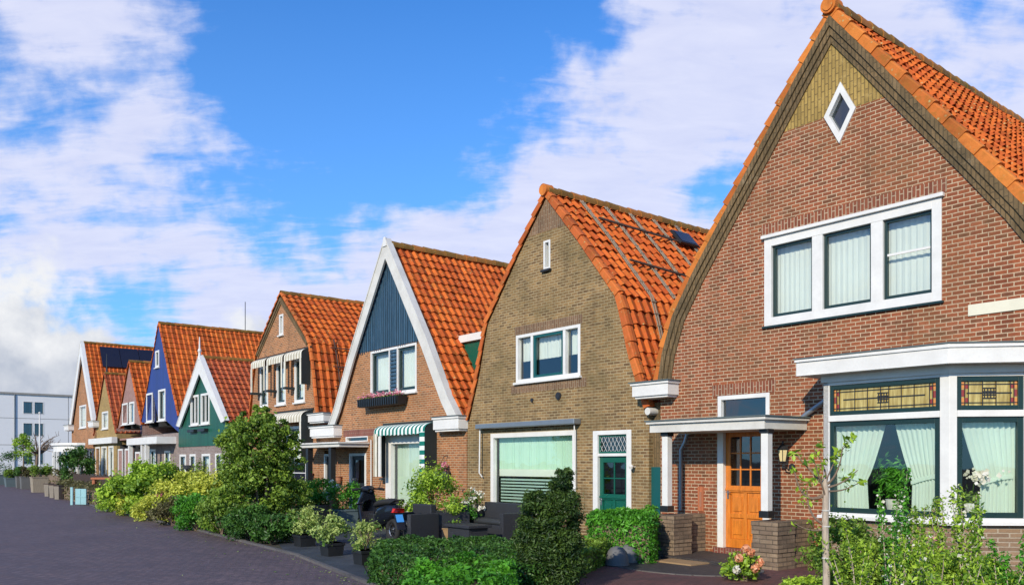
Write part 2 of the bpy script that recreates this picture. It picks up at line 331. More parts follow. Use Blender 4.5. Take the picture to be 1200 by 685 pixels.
M['leaf_brown'] = leaf_mat('leaf_brown', (.06, .05, .02), (.20, .19, .07))
def mk_rattan():
    m, nt, b = mat('rattan'); uv = nd(nt, 'ShaderNodeUVMap').outputs[0]
    ch = nd(nt, 'ShaderNodeTexChecker'); ch.inputs['Scale'].default_value = 60; nt.links.new(uv, ch.inputs[0]); ch.inputs[1].default_value = (.035, .038, .045, 1); ch.inputs[2].default_value = (.012, .013, .018, 1)
    nt.links.new(ch.outputs[0], b.inputs['Base Color']); b.inputs['Roughness'].default_value = .5; bump(nt, b, ch.outputs[1], .6, .005)
    return m
M['rattan'] = mk_rattan()
def mk_stained():
    m, nt, b = mat('stained_glass'); L = nt.links; uv = nd(nt, 'ShaderNodeUVMap').outputs[0]
    mp = nd(nt, 'ShaderNodeMapping'); mp.inputs['Scale'].default_value = (9, 1.2, 1); L.new(uv, mp.inputs[0])
    n1 = noise(nt, mp.outputs[0], 2.2, 4); c = mixc(nt, ramp(nt, n1, .35, .7), (.30, .21, .05), (.58, .47, .17))
    L.new(c, b.inputs['Base Color']); b.inputs['Roughness'].default_value = .12
    return m
M['stained'] = mk_stained()
M['stained_red'] = paint('stained_red', (.28, .04, .03), .15, .2)
M['stained_orange'] = paint('stained_orange', (.65, .26, .06), .15, .2)

# ------------------------------------------------------------ mesh helpers
class MB:
    def __init__(s): s.v = []; s.f = []; s.uv = []
    def add(s, vs, fs, uvs=None):
        o = len(s.v); s.v += [tuple(v) for v in vs]
        for i, f in enumerate(fs):
            s.f.append(tuple(o + k for k in f)); s.uv.append(uvs[i] if uvs else None)
        return s
    def box(s, x0, x1, y0, y1, z0, z1):
        if x0 > x1: x0, x1 = x1, x0
        if y0 > y1: y0, y1 = y1, y0
        if z0 > z1: z0, z1 = z1, z0
        v = [(x0, y0, z0), (x1, y0, z0), (x1, y1, z0), (x0, y1, z0), (x0, y0, z1), (x1, y0, z1), (x1, y1, z1), (x0, y1, z1)]
        return s.add(v, [(0, 3, 2, 1), (4, 5, 6, 7), (0, 1, 5, 4), (1, 2, 6, 5), (2, 3, 7, 6), (3, 0, 4, 7)])
    def prism_y(s, pts, y0, y1):      # polygon in x,z extruded along y
        n = len(pts); v = [(p[0], y0, p[1]) for p in pts] + [(p[0], y1, p[1]) for p in pts]
        tri = tessellate_polygon([[Vector((p[0], p[1], 0)) for p in pts]])
        f = [tuple(t) for t in tri] + [tuple(n + k for k in reversed(t)) for t in tri]
        f += [(i, (i + 1) % n, n + (i + 1) % n, n + i) for i in range(n)]
        return s.add(v, f)
    def prism_z(s, pts, z0, z1):
        n = len(pts); v = [(p[0], p[1], z0) for p in pts] + [(p[0], p[1], z1) for p in pts]
        tri = tessellate_polygon([[Vector((p[0], p[1], 0)) for p in pts]])
        f = [tuple(t) for t in tri] + [tuple(n + k for k in t) for t in tri]
        f += [(i, (i + 1) % n, n + (i + 1) % n, n + i) for i in range(n)]
        return s.add(v, f)
    def hull(s, a, b):                # loft between two rings of equal length, capped
        n = len(a); f = [tuple(range(n)), tuple(range(2 * n - 1, n - 1, -1))] + [(i, (i + 1) % n, n + (i + 1) % n, n + i) for i in range(n)]
        return s.add(list(a) + list(b), f)
    def beam(s, p, q, w, h, up=(0, 0, 1)):
        p, q = Vector(p), Vector(q); d = (q - p).normalized(); u = Vector(up)
        if abs(d.dot(u)) > .99: u = Vector((0, 1, 0))
        a = d.cross(u).normalized() * w / 2; b = a.cross(d).normalized() * h / 2
        return s.hull([p + a + b, p - a + b, p - a - b, p + a - b], [q + a + b, q - a + b, q - a - b, q + a - b])
    def tube(s, pts, r, n=8):
        pts = [Vector(p) for p in pts]; rs = r if isinstance(r, (list, tuple)) else [r] * len(pts); o = []; prev = None
        for i, p in enumerate(pts):
            d = (pts[min(i + 1, len(pts) - 1)] - pts[max(i - 1, 0)]).normalized()
            u = prev if prev is not None and abs(prev.dot(d)) < .95 else (Vector((0, 0, 1)) if abs(d.z) < .9 else Vector((1, 0, 0)))
            a = (u - d * u.dot(d)).normalized(); prev = a; b = d.cross(a)
            o += [p + (a * math.cos(2 * math.pi * k / n) + b * math.sin(2 * math.pi * k / n)) * rs[i] for k in range(n)]
        f = []
        for i in range(len(pts) - 1):
            for k in range(n): f.append((i * n + k, i * n + (k + 1) % n, (i + 1) * n + (k + 1) % n, (i + 1) * n + k))
        f.append(tuple(range(n - 1, -1, -1))); f.append(tuple((len(pts) - 1) * n + k for k in range(n)))
        return s.add(o, f)
    def lathe(s, prof, c=(0, 0, 0), n=20):
        o = []
        for r, z in prof: o += [(c[0] + r * math.cos(2 * math.pi * k / n), c[1] + r * math.sin(2 * math.pi * k / n), c[2] + z) for k in range(n)]
        f = []
        for i in range(len(prof) - 1):
            for k in range(n): f.append((i * n + k, i * n + (k + 1) % n, (i + 1) * n + (k + 1) % n, (i + 1) * n + k))
        f.append(tuple(range(n - 1, -1, -1))); f.append(tuple((len(prof) - 1) * n + k for k in range(n)))
        return s.add(o, f)
    def disc_y(s, c, r, y0, y1, n=20):
        return s.prism_y([(c[0] + r * math.cos(2 * math.pi * k / n), c[1] + r * math.sin(2 * math.pi * k / n)) for k in range(n)], y0, y1)
    def build(s, name, m, parent=None, smooth=False, bevel=0, loc=None, rz=0):
        me = bpy.data.meshes.new(name); me.from_pydata(s.v, [], s.f)
        ul = me.uv_layers.new(name='UVMap'); V = s.v; data = []
        for p, cu in zip(me.polygons, s.uv):
            if cu is not None:
                for q in cu: data += [q[0], q[1]]
            else:
                n = p.normal; ax = max(range(3), key=lambda k: abs(n[k]) + (0, .001, .002)[k])
                for vi in p.vertices:
                    q = V[vi]; data += ([q[1], q[2]] if ax == 0 else [q[0], q[2]] if ax == 1 else [q[0], q[1]])
        ul.data.foreach_set('uv', data)
        if smooth: me.polygons.foreach_set('use_smooth', [True] * len(me.polygons))
        me.materials.append(m); o = bpy.data.objects.new(name, me); C.objects.link(o); o.parent = parent
        if smooth == 'auto':
            md = o.modifiers.new('edges', 'EDGE_SPLIT'); md.split_angle = R(40)
        if bevel:
            md = o.modifiers.new('bevel', 'BEVEL'); md.width = bevel; md.segments = 2; md.limit_method = 'ANGLE'
        if loc is not None: o.location = loc
        o.rotation_euler.z = rz
        return o
def box(name, m, parent, x0, x1, y0, y1, z0, z1, bevel=0): return MB().box(x0, x1, y0, y1, z0, z1).build(name, m, parent, bevel=bevel)
def tag(o, label=None, cat=None, group=None, kind=None):
    if label: o['label'] = label
    if cat: o['category'] = cat
    if group: o['group'] = group
    if kind: o['kind'] = kind
    return o
def empty(name, loc, rz, label, cat, group=None):
    o = bpy.data.objects.new(name, None); C.objects.link(o); o.location = loc; o.rotation_euler.z = rz; o.empty_display_size = .2
    return tag(o, label, cat, group)
THETA = math.atan2(EY, EX)
def front(s, out=0, z=0):           # a point on the line of the house fronts; s metres to the right of the orange door
    return Vector((4.1 + s * EX - NX * out, 15.1 + s * EY - NY * out, z))
def gp(px, depth, z=0): return Vector(((px - 600) / 990 * depth, depth, z))
def gnd(px, py): return gp(px, EYE * 990 / (py - 542))

def offset(poly, d):                # shift an open polyline (x,z) to its right-hand side by d
    out = []
    for i, p in enumerate(poly):
        a = poly[max(i - 1, 0)]; b = poly[min(i + 1, len(poly) - 1)]
        n1 = n2 = None
        if i > 0: q = Vector((p[0] - a[0], p[1] - a[1])).normalized(); n1 = Vector((q.y, -q.x))
        if i < len(poly) - 1: q = Vector((b[0] - p[0], b[1] - p[1])).normalized(); n2 = Vector((q.y, -q.x))
        n = (n1 or n2) if (n1 is None or n2 is None) else (n1 + n2).normalized()
        k = 1 if (n1 is None or n2 is None) else 1 / max(.4, n.dot(n1))
        out.append((p[0] + n.x * d * k, p[1] + n.y * d * k))
    return out
def ztop(poly, x):                  # polyline from left eave over the apex to right eave
    for (x0, z0), (x1, z1) in zip(poly, poly[1:]):
        if x0 <= x <= x1 and x1 > x0: return z0 + (z1 - z0) * (x - x0) / (x1 - x0)
    return poly[0][1]
def clip_above(poly, z):            # part of closed polygon above / below a level
    return _clip(poly, z, 1)
def _clip(poly, z, sgn):
    out = []
    for i in range(len(poly)):
        a, b = poly[i], poly[(i + 1) % len(poly)]; da, db = (a[1] - z) * sgn, (b[1] - z) * sgn
        if da >= 0: out.append(a)
        if (da > 0 > db) or (da < 0 < db):
            t = da / (da - db); out.append((a[0] + (b[0] - a[0]) * t, z))
    return out
def sheet(mb, outer, holes, y=0, depth=.14):
    polys = [outer] + [[(h[0], h[2]), (h[1], h[2]), (h[1], h[3]), (h[0], h[3])] if not isinstance(h[0], tuple) else list(h) for h in holes]
    flat = [p for q in polys for p in q]
    tri = tessellate_polygon([[Vector((p[0], p[1], 0)) for p in q] for q in polys])
    fs = []
    for t in tri:
        a, b, c = (flat[k] for k in t)
        cr = (b[0] - a[0]) * (c[1] - a[1]) - (b[1] - a[1]) * (c[0] - a[0])
        fs.append(tuple(t) if cr > 0 else tuple(reversed(t)))
    mb.add([(p[0], y, p[1]) for p in flat], fs)
    for q in polys[1:]:
        n = len(q); mb.add([(p[0], y, p[1]) for p in q] + [(p[0], y + depth, p[1]) for p in q], [(i, (i + 1) % n, n + (i + 1) % n, n + i) for i in range(n)])

# ------------------------------------------------------------ roofs
def slope_tiles(mb, prof, y0, y1, tw=.225, th=.30, ns=8, seed=0, lift=.052, amp=.028):
    """prof: (x,z) from ridge down to eave; outward side is computed. One S-shaped tile at a time."""
    rnd = random.Random(seed); P = [Vector(p) for p in prof]; sg = 1 if P[-1].x > P[0].x else -1
    seg = [(P[i + 1] - P[i]).length for i in range(len(P) - 1)]; T = sum(seg)
    def at(a):                       # a measured from eave upward
        a = T - max(0, min(T, a))
        for i, l in enumerate(seg):
            if a <= l + 1e-6 or i == len(seg) - 1:
                t = (P[i + 1] - P[i]).normalized(); return P[i] + t * a, Vector((-t.y, t.x)) * sg
            a -= l
    rows = int(math.ceil(T / th)); cols = int(round((y1 - y0) / tw)); tw = (y1 - y0) / cols
    base, nb = at(0)
    for i in range(rows):
        a0 = i * th; a1 = min(T, a0 + th * 1.12); p0, n0 = at(a0 + .001); p1, n1 = at(a1)
        if i: n0 = (n0 + at(a0 + th * .5)[1]).normalized()
        for j in range(cols):
            l0 = lift + rnd.uniform(-.008, .012) + .012 * math.sin(j * .55 + i * .3 + seed) * math.sin(i * .42 + 1); jx = rnd.uniform(-.004, .004); tiltv = rnd.uniform(-.006, .006)
            vs = []; uv0 = []
            for k in range(ns + 1):
                u = k / ns; h = amp * math.sin(2 * math.pi * (u - .12)) + amp * .35 * math.sin(4 * math.pi * (u - .12)); y = y0 + (j + u) * tw + jx
                q0 = p0 + n0 * (l0 + h + tiltv * (u - .5)); q1 = p1 + n1 * (.012 + h * .9)
                vs += [(q0.x, y, q0.y), (q1.x, y, q1.y)]
                q2 = q0 - n0 * .022; vs.append((q2.x, y, q2.y))
            fs = []; uvs = []
            for k in range(ns):
                a = k * 3; b = a + 3; f = (a, b, b + 1, a + 1); g = (a + 2, b + 2, b, a)
                if sg < 0: f = f[::-1]; g = g[::-1]
                fs += [f, g]; u_ = [(j + .1 + .8 * k / ns, i + .5)] * 4; uvs += [u_, u_]
            mb.add(vs, fs, uvs)
def verge(mb, prof, y0, th=.36, w=.15, skirt=.09, seed=3):
    P = [Vector(p) for p in prof]; sg = 1 if P[-1].x > P[0].x else -1; T = sum((P[i + 1] - P[i]).length for i in range(len(P) - 1)); rnd = random.Random(seed)
    def at(a):
        a = max(0, min(T, T - a))
        for i in range(len(P) - 1):
            l = (P[i + 1] - P[i]).length
            if a <= l + 1e-6 or i == len(P) - 2:
                t = (P[i + 1] - P[i]).normalized(); return P[i] + t * a, Vector((-t.y, t.x)) * sg
            a -= l
    n = int(T / th) + 1
    for i in range(n):
        a0, a1 = i * th, min(T + .02, (i + 1) * th + .03); p0, n0 = at(a0 + .002); p1, n1 = at(a1); dy = rnd.uniform(-.006, .006)
        if a1 - a0 < .08: continue
        def ring(p, nn, lf, gr):
            top = p + nn * (lf + .035); bot = p - nn * (skirt - lf * .5); mid = p + nn * (lf - .0)
            r = []
            ya = y0 - .02 - gr + dy; yb = y0 + w
            for (pt, y) in ((bot, ya), (top - nn * .02, ya), (top, ya + .02), (top + nn * .012, ya + .08), (top, yb), (mid - nn * .02, yb), (mid - nn * .02, ya + .022), (bot, ya + .022)): r.append((pt.x, y, pt.y))
            return r
        ra, rb = ring(p0, n0, .055, .018), ring(p1, n1, .022, 0); o = len(ra)
        fs = [(k, (k + 1) % o, o + (k + 1) % o, o + k) for k in range(o)] + [tuple(range(o)), tuple(range(2 * o - 1, o - 1, -1))]
        mb.add(ra + rb, fs, [[(i + .5, .5)] * len(f) for f in fs])
def ridge(mb, x, z, y0, y1, r=.13, tl=.38, seed=5):
    n = int((y1 - y0) / tl); rnd = random.Random(seed)
    for i in range(n):
        ya, yb = y0 + i * tl, y0 + (i + 1) * tl + .05; ra, rb = r * 1.12, r * .96; dz = rnd.uniform(-.008, .008); k_ = 9
        def arc(y, rr): return [(x + rr * math.cos(math.pi * (-.12 + 1.24 * q / k_)), y, z + dz + rr * math.sin(math.pi * (-.12 + 1.24 * q / k_))) for q in range(k_ + 1)]
        A, B, A2 = arc(ya, ra), arc(yb, rb), arc(ya, ra - .025); m_ = k_ + 1
        fs = [(q, q + 1, m_ + q + 1, m_ + q) for q in range(k_)] + [(2 * m_ + q, 2 * m_ + q + 1, q + 1, q) for q in range(k_)]
        mb.add(A + B + A2, fs, [[(i + .5, .5)] * 4 for _ in fs])
def roof(parent, left, right, L, m, near=True, verges=True, mv=None, ns=8, tw=.225, th=.30, y0=-.04, seed=0, tl=.38):
    """left/right: ridge-to-eave outer profiles."""
    mb = MB()
    for p in (left, right):
        sg = 1 if p[-1][0] > p[0][0] else -1
        und = offset(p, .012 * sg)
        n = len(und); mb.add([(q[0], y0 + .02, q[1]) for q in und] + [(q[0], L, q[1]) for q in und], [(i, i + 1, n + i + 1, n + i) for i in range(n - 1)], [[(.5, .5)] * 4] * (n - 1))
    slope_tiles(mb, right, y0, L, tw, th, ns, seed)
    slope_tiles(mb, left, y0, L, tw, th, 4, seed + 1)
    rf = mb.build('roof', m, parent, smooth='auto')
    v = MB(); ridge(v, right[0][0], right[0][1] + .0, y0, L, tl=tl, r=.13 if ns > 6 else .10); v.build('ridge', M['tile_ridge'], rf, smooth='auto')
    if verges:
        v = MB(); far_ = ns == 4; vw, vs_, vt = (.06, .03, .32) if far_ or ns == 6 else (.15, .09, .36); verge(v, left, y0, vt, vw, vs_, seed); verge(v, right, y0, vt, vw, vs_, seed + 2); v.build('verge', mv or M['tile_bright'], rf)
    return rf
def shell(mb, xl, xr, zl, zr, L, gable, zfloor=2.75, inner=2.6):
    mb.add([(xl, 0, 0), (xl, L, 0), (xl, L, zl), (xl, 0, zl)], [(3, 2, 1, 0)])
    mb.add([(xr, 0, 0), (xr, L, 0), (xr, L, zr), (xr, 0, zr)], [(0, 1, 2, 3)])
    sheet(mb, gable, [], L)

# ------------------------------------------------------------ windows
def wavy(mb, x0, x1, z0, z1, y, amp=.03, wl=.11, n=None, top=None, rnd=None, shape=None):
    n = n or max(6, int((x1 - x0) / wl * 6)); rows = 8 if shape else 1; vs = []; fs = []
    for r in range(rows + 1):
        t = r / rows; z = z0 + (z1 - z0) * t
        a, b = shape(t) if shape else (x0, x1)
        for i in range(n + 1):
            u = i / n; ph = u * (x1 - x0) / wl * 2 * math.pi + .9 * math.sin(u * (x1 - x0) * 5.3 + x0)
            vs.append((a + (b - a) * u, y + amp * math.sin(ph) + amp * .4 * math.sin(ph * 2.3 + 1), z))
    for r in range(rows):
        for i in range(n): k = r * (n + 1) + i; fs.append((k, k + 1, k + n + 2, k + n + 1))
    mb.add(vs, fs)
def window(parent, x0, x1, z0, z1, fw=.07, splits=(), mul=.06, proud=.02, rec=.07, sash=None, sash_w=.035, curtain='full', cm=None, bars=(), sill=True, frame=None, glass=None, sill_m=None, name='window', room=True):
    """opening x0..x1,z0..z1; frame around it, mullions at splits, glass recessed."""
    fm = frame or M['white']; mb = MB(); yb = rec + .03
    mb.box(x0, x0 + fw, -proud, yb, z0, z1); mb.box(x1 - fw, x1, -proud, yb, z0, z1)
    mb.box(x0 + fw, x1 - fw, -proud, yb, z1 - fw, z1); mb.box(x0 + fw, x1 - fw, -proud, yb, z0, z0 + fw)
    xs = [x0 + fw] + [q for s_ in splits for q in (s_ - mul / 2, s_ + mul / 2)] + [x1 - fw]
    for s_ in splits: mb.box(s_ - mul / 2, s_ + mul / 2, -proud + .004, yb, z0 + fw, z1 - fw)
    for (ax, bx, zb, t) in bars: mb.box(ax, bx, rec - .02, rec + .012, zb - t / 2, zb + t / 2)
    w = mb.build(name, fm, parent, bevel=.004)
    if sill: box('sill', sill_m or fm, w, x0 - .04, x1 + .04, -proud - .06, 0, z0 - .05, z0 - .003)
    zb, zt = z0 + fw, z1 - fw
    for i in range(0, len(xs), 2):
        a, b = xs[i], xs[i + 1]
        if sash:
            sb = MB(); y_a, y_b = rec - .035, rec + .02; q = sash_w
            sb.box(a, a + q, y_a, y_b, zb, zt); sb.box(b - q, b, y_a, y_b, zb, zt); sb.box(a + q, b - q, y_a, y_b, zt - q, zt); sb.box(a + q, b - q, y_a, y_b, zb, zb + q * 1.3)
            sb.build('sash', sash, w)
        MB().add([(a, rec, zb), (b, rec, zb), (b, rec, zt), (a, rec, zt)], [(0, 1, 2, 3)]).build('pane', glass or M['glass'], w)
        if curtain in ('full', 'net', 'half'):
            cb = MB(); lo = zb if curtain != 'half' else zb + (zt - zb) * .45
            wavy(cb, a - .02, b + .02, lo, zt, rec + .12, .006 if curtain == 'net' else .018, .10 if curtain == 'net' else .13)
            cb.build('curtain', cm or M['curtain_white'], w)
        elif curtain == 'sides':
            cb = MB(); ww = (b - a) * .3; wavy(cb, a, a + ww, zb, zt, rec + .12); wavy(cb, b - ww, b, zb, zt, rec + .12); cb.build('curtain', cm or M['curtain_white'], w)
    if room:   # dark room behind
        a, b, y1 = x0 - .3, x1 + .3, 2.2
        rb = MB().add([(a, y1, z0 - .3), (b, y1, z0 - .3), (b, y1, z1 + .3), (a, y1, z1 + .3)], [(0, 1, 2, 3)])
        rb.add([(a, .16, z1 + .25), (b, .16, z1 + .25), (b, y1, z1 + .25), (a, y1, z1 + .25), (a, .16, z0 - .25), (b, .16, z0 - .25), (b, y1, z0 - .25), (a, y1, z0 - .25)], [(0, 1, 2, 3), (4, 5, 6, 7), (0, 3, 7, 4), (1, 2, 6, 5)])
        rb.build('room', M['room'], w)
    return w
def cornice(parent, x0, x1, z0, z1, out, name='cornice', y1=.02):
    h = z1 - z0; mb = MB(); mb.box(x0, x1, -out, y1, z0 + h * .14, z1 - h * .16); mb.box(x0 - .03, x1 + .03, -out - .03, y1, z1 - h * .16, z1)
    mb.box(x0 + .04, x1 - .04, -out + .04, y1, z0, z0 + h * .14)
    o = mb.build(name, M['white'], parent, bevel=.006)
    box('flashing', M['lead'], o, x0 - .06, x1 + .06, -out - .06, y1, z1 + .002, z1 + .02)
    return o

# ------------------------------------------------------------ foliage
def leaves(name, m, pts, nrm, size, parent=None, seed=0, aspect=.55, jitter=.9, uvr=None, loc=None):
    """one small folded leaf per point"""
    rs = np.random.RandomState(seed); n = len(pts); pts = np.asarray(pts, float); nr = np.asarray(nrm, float) + rs.normal(0, jitter, (n, 3))
    nr /= np.linalg.norm(nr, axis=1)[:, None] + 1e-9
    t = np.cross(nr, rs.normal(0, 1, (n, 3))); t /= np.linalg.norm(t, axis=1)[:, None] + 1e-9; b = np.cross(nr, t)
    s = (size * np.clip(np.exp(rs.normal(-.05, .38, n)), .4, 2.1))[:, None]; a = aspect
    v = np.empty((n, 6, 3)); fold = nr * s * .14
    v[:, 0] = pts - t * s * .5; v[:, 1] = pts - t * s * .08 + b * s * a * .5 + fold; v[:, 2] = pts + t * s * .5
    v[:, 3] = pts - t * s * .08 - b * s * a * .5 + fold; v[:, 4] = pts - t * s * .5; v[:, 5] = pts + t * s * .5
    me = bpy.data.meshes.new(name); me.vertices.add(n * 4); me.vertices.foreach_set('co', v[:, :4].reshape(-1))
    idx = (np.arange(n)[:, None] * 4 + np.array([[0, 1, 2, 0, 2, 3]])).reshape(-1)
    me.loops.add(n * 6); me.loops.foreach_set('vertex_index', idx.astype(np.int32)); me.polygons.add(n * 2)
    me.polygons.foreach_set('loop_start', (np.arange(n * 2) * 3).astype(np.int32)); me.polygons.foreach_set('loop_total', np.full(n * 2, 3, np.int32))
    me.update(calc_edges=True)
    r = rs.uniform(0, 1, n) if uvr is None else np.clip(uvr + rs.normal(0, .16, n), 0, 1)
    uv = np.zeros((n, 6, 2)); uv[:, :, 0] = r[:, None]; ul = me.uv_layers.new(name='UVMap'); ul.data.foreach_set('uv', uv.reshape(-1))
    me.materials.append(m); o = bpy.data.objects.new(name, me); C.objects.link(o); o.parent = parent
    if loc is not None: o.location = loc
    return o
def clumps(rs, radii, center, k, n, cr=.3, shell_=.55, flat_bottom=True):
    """points grouped in k clumps spread over an ellipsoid"""
    d = rs.normal(0, 1, (k, 3)); d /= np.linalg.norm(d, axis=1)[:, None]
    rad = rs.uniform(shell_, 1.0, k) ** .7
    if flat_bottom: d[:, 2] = np.where(d[:, 2] < -.8, -d[:, 2] * .6, d[:, 2])
    cc = d * rad[:, None] * np.asarray(radii)[None] + np.asarray(center)[None]
    wi = rs.randint(0, k, n); q = rs.normal(0, 1, (n, 3)); q /= np.linalg.norm(q, axis=1)[:, None]
    R_ = cr * min(radii) * rs.uniform(.7, 1.25, k)
    p = cc[wi] + q * (R_[wi] * (rs.uniform(0, 1, n) ** .5 * 1.05 + np.abs(rs.normal(0, .22, n))))[:, None] * np.array([1.2, 1.2, .85])
    st = rs.uniform(0, 1, n) < .05; p[st] += q[st] * (cr * min(radii) * rs.uniform(.3, 1.3, st.sum()))[:, None] * np.array([.7, .7, 1.2])
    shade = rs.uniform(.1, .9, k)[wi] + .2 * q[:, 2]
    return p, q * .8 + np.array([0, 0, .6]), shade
def bush(label, cat, loc, radii, m, n=5000, size=.06, seed=0, k=30, name='shrub', cz=None, group=None, twigs=True, cr=.3, parent=None, aspect=.55, jitter=.9, bark='bark'):
    rs = np.random.RandomState(seed); rd = random.Random(seed)
    cz = radii[2] * .95 if cz is None else cz
    root = parent or empty(name, loc, 0, label, cat, group)
    p, q, s = clumps(rs, radii, (0, 0, cz), int(k * 1.6), int(n * 1.35), cr); keep = p[:, 2] > .02; p, q, s = p[keep], q[keep], s[keep]
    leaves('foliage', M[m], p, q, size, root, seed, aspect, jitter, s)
    if twigs:
        mb = MB()
        for i in range(14):
            a = rd.uniform(0, 6.28); t = Vector((math.cos(a) * radii[0] * .75, math.sin(a) * radii[1] * .75, cz + rd.uniform(-.2, .8) * radii[2])); z = Vector((rd.uniform(-.05, .05), rd.uniform(-.05, .05), 0))
            mid = (z + t) / 2 + Vector((0, 0, -.12 * radii[2])); mid.x *= .7; mid.y *= .7
            mb.tube([z, mid, t], [.016, .011, .004], 5)
        mb.build('branches', M[bark], root)
    return root
def hedge(label, pts_poly, h, m, n, size, seed, name='hedge', cat='hedge', top_var=.06, aspect=.55):
    """clipped hedge over a ground polygon (world xy): leaves near its faces and through it"""
    rs = np.random.RandomState(seed); P = np.array(pts_poly); c = P.mean(0); root = empty(name, (c[0], c[1], 0), 0, label, cat)
    lo, hi = P.min(0), P.max(0); out = []; need = n; Q = P - c
    def inside(p):
        r = np.zeros(len(p), bool); j = len(Q) - 1
        for i in range(len(Q)):
            cnd = ((Q[i, 1] > p[:, 1]) != (Q[j, 1] > p[:, 1])) & (p[:, 0] < (Q[j, 0] - Q[i, 0]) * (p[:, 1] - Q[i, 1]) / (Q[j, 1] - Q[i, 1] + 1e-9) + Q[i, 0]); r ^= cnd; j = i
        return r
    xy = rs.uniform(0, 1, (n * 4, 2)) * (hi - lo) + lo - c; xy = xy[inside(xy)][:n]; n = len(xy)
    bumpz = h + top_var * (np.sin(xy[:, 0] * 5.1 + seed) * np.cos(xy[:, 1] * 4.3) + .6 * np.sin(xy[:, 0] * 13 + xy[:, 1] * 9))
    u = rs.uniform(0, 1, n); z = np.where(u < .6, bumpz * (1 - .12 * rs.uniform(0, 1, n) ** 1.5), bumpz * rs.uniform(0, 1, n))
    p = np.column_stack([xy + rs.normal(0, .02, (n, 2)), z]); 
    # extra leaves on the side faces
    side = []; nn = []
    for i in range(len(Q)):
        a, b = Q[i], Q[(i + 1) % len(Q)]; l = np.linalg.norm(b - a); k = int(n * .16 * l / max(1e-3, np.ptp(P[:, 0]) + np.ptp(P[:, 1]))) * 2
        t = rs.uniform(0, 1, (k, 1)); w = a + (b - a) * t + rs.normal(0, .035, (k, 2)); side.append(np.column_stack([w, rs.uniform(0, h * 1.0, k)]))
        e = (b - a) / l; nn.append(np.tile([e[1], -e[0], .3], (k, 1)))
    p = np.vstack([p] + side); q = np.vstack([np.tile([0, 0, 1.0], (n, 1))] + nn)
    sh = .5 + .35 * np.sin(p[:, 0] * 6 + seed) * np.sin(p[:, 1] * 7 + 1)
    leaves('foliage', M[m], p, q, size, root, seed, aspect, .8, sh)
    inner = P - c; inner = inner * .9
    MB().prism_z([tuple(v) for v in inner], .0, h * .8).build('branches', M['bark'] if m != 'leaf_yew' else M['bark'], root)  # solid core block standing in for the inner darkness behind the leaves
    return root

# ------------------------------------------------------------ ground, road
def ground_mat():
    m, nt, b = mat('soil'); tc = nd(nt, 'ShaderNodeTexCoord'); n1 = noise(nt, tc.outputs['Object'], .6, 8, .6); n2 = noise(nt, tc.outputs['Object'], 14, 6, .7)
    c = mixc(nt, ramp(nt, n2, .3, .7), (.030, .024, .017), (.085, .066, .045)); c = mixc(nt, ramp(nt, n1, .5, .6, 0, .7), c, (.04, .06, .02))
    nt.links.new(c, b.inputs['Base Color']); b.inputs['Roughness'].default_value = .95; bump(nt, b, n2, .8, .04); return m
def paver_mat(name, c1, c2, mortar, w=.2, h=.1, rot=0, stain=(.03, .028, .03), rough=.75, ms=.008, amt=.6):
    m, nt, b = mat(name); L = nt.links; uv = nd(nt, 'ShaderNodeUVMap').outputs[0]; mp = nd(nt, 'ShaderNodeMapping'); mp.inputs['Rotation'].default_value = (0, 0, R(rot)); L.new(uv, mp.inputs[0])
    t = nd(nt, 'ShaderNodeTexBrick'); L.new(mp.outputs[0], t.inputs['Vector']); t.inputs['Scale'].default_value = 1
    for k_, v_ in (('Color1', c1), ('Color2', c2), ('Mortar', mortar)): t.inputs[k_].default_value = rgba(v_)
    t.inputs['Mortar Size'].default_value = ms; t.inputs['Brick Width'].default_value = w; t.inputs['Row Height'].default_value = h; t.inputs['Mortar Smooth'].default_value = .3
    n1 = noise(nt, uv, .45, 7, .6); n2 = noise(nt, uv, 25, 4, .7); n3 = noise(nt, uv, 2.5, 6, .7)
    c = mixc(nt, ramp(nt, n1, .4, .7, 0, amt), t.outputs[0], tuple(stain)); c = mixc(nt, ramp(nt, n3, .5, .75, 0, .35), c, tuple(q * 1.5 for q in c1)); c = mixc(nt, ramp(nt, n2, .4, .75, 0, .4), c, tuple(q * .6 for q in c2))
    L.new(c, b.inputs['Base Color']); L.new(ramp(nt, n3, .3, .7, rough - .15, rough + .1), b.inputs['Roughness'])
    ad = nd(nt, 'ShaderNodeMath', operation='SUBTRACT'); L.new(n2, ad.inputs[0]); L.new(t.outputs['Fac'], ad.inputs[1]); bump(nt, b, ad.outputs[0], .55, .012)
    return m
M['soil'] = ground_mat()
M['road'] = paver_mat('road_clinker', (.165, .112, .112), (.105, .074, .076), (.05, .038, .04), rot=34, stain=(.075, .052, .058), ms=.010)
M['slate'] = paver_mat('slate_slabs', (.050, .062, .075), (.035, .045, .056), (.015, .018, .02), w=.4, h=.4, rot=34)
M['path_red'] = paver_mat('red_pavers', (.20, .075, .065), (.12, .05, .045), (.05, .035, .03), rot=-20)
M['path_dark'] = paver_mat('dark_cobbles', (.075, .062, .055), (.045, .038, .036), (.025, .022, .02), w=.1, h=.1, rot=10)
M['kerb'] = paver_mat('kerb_concrete', (.15, .135, .12), (.10, .09, .085), (.04, .035, .03), w=1., h=.5, rot=-56)
EDGE = [(9, -7.5), (5.2, -1.0), (2.4, 3.9), (.15, 8.2), (-2.02, 11.77), (-4.0, 15.5), (-8.4, 21.9), (-14.8, 30.6), (-22, 41.8), (-30.2, 54.3), (-39.5, 67.5), (-46, 77), (-60, 81), (-90, 84)]
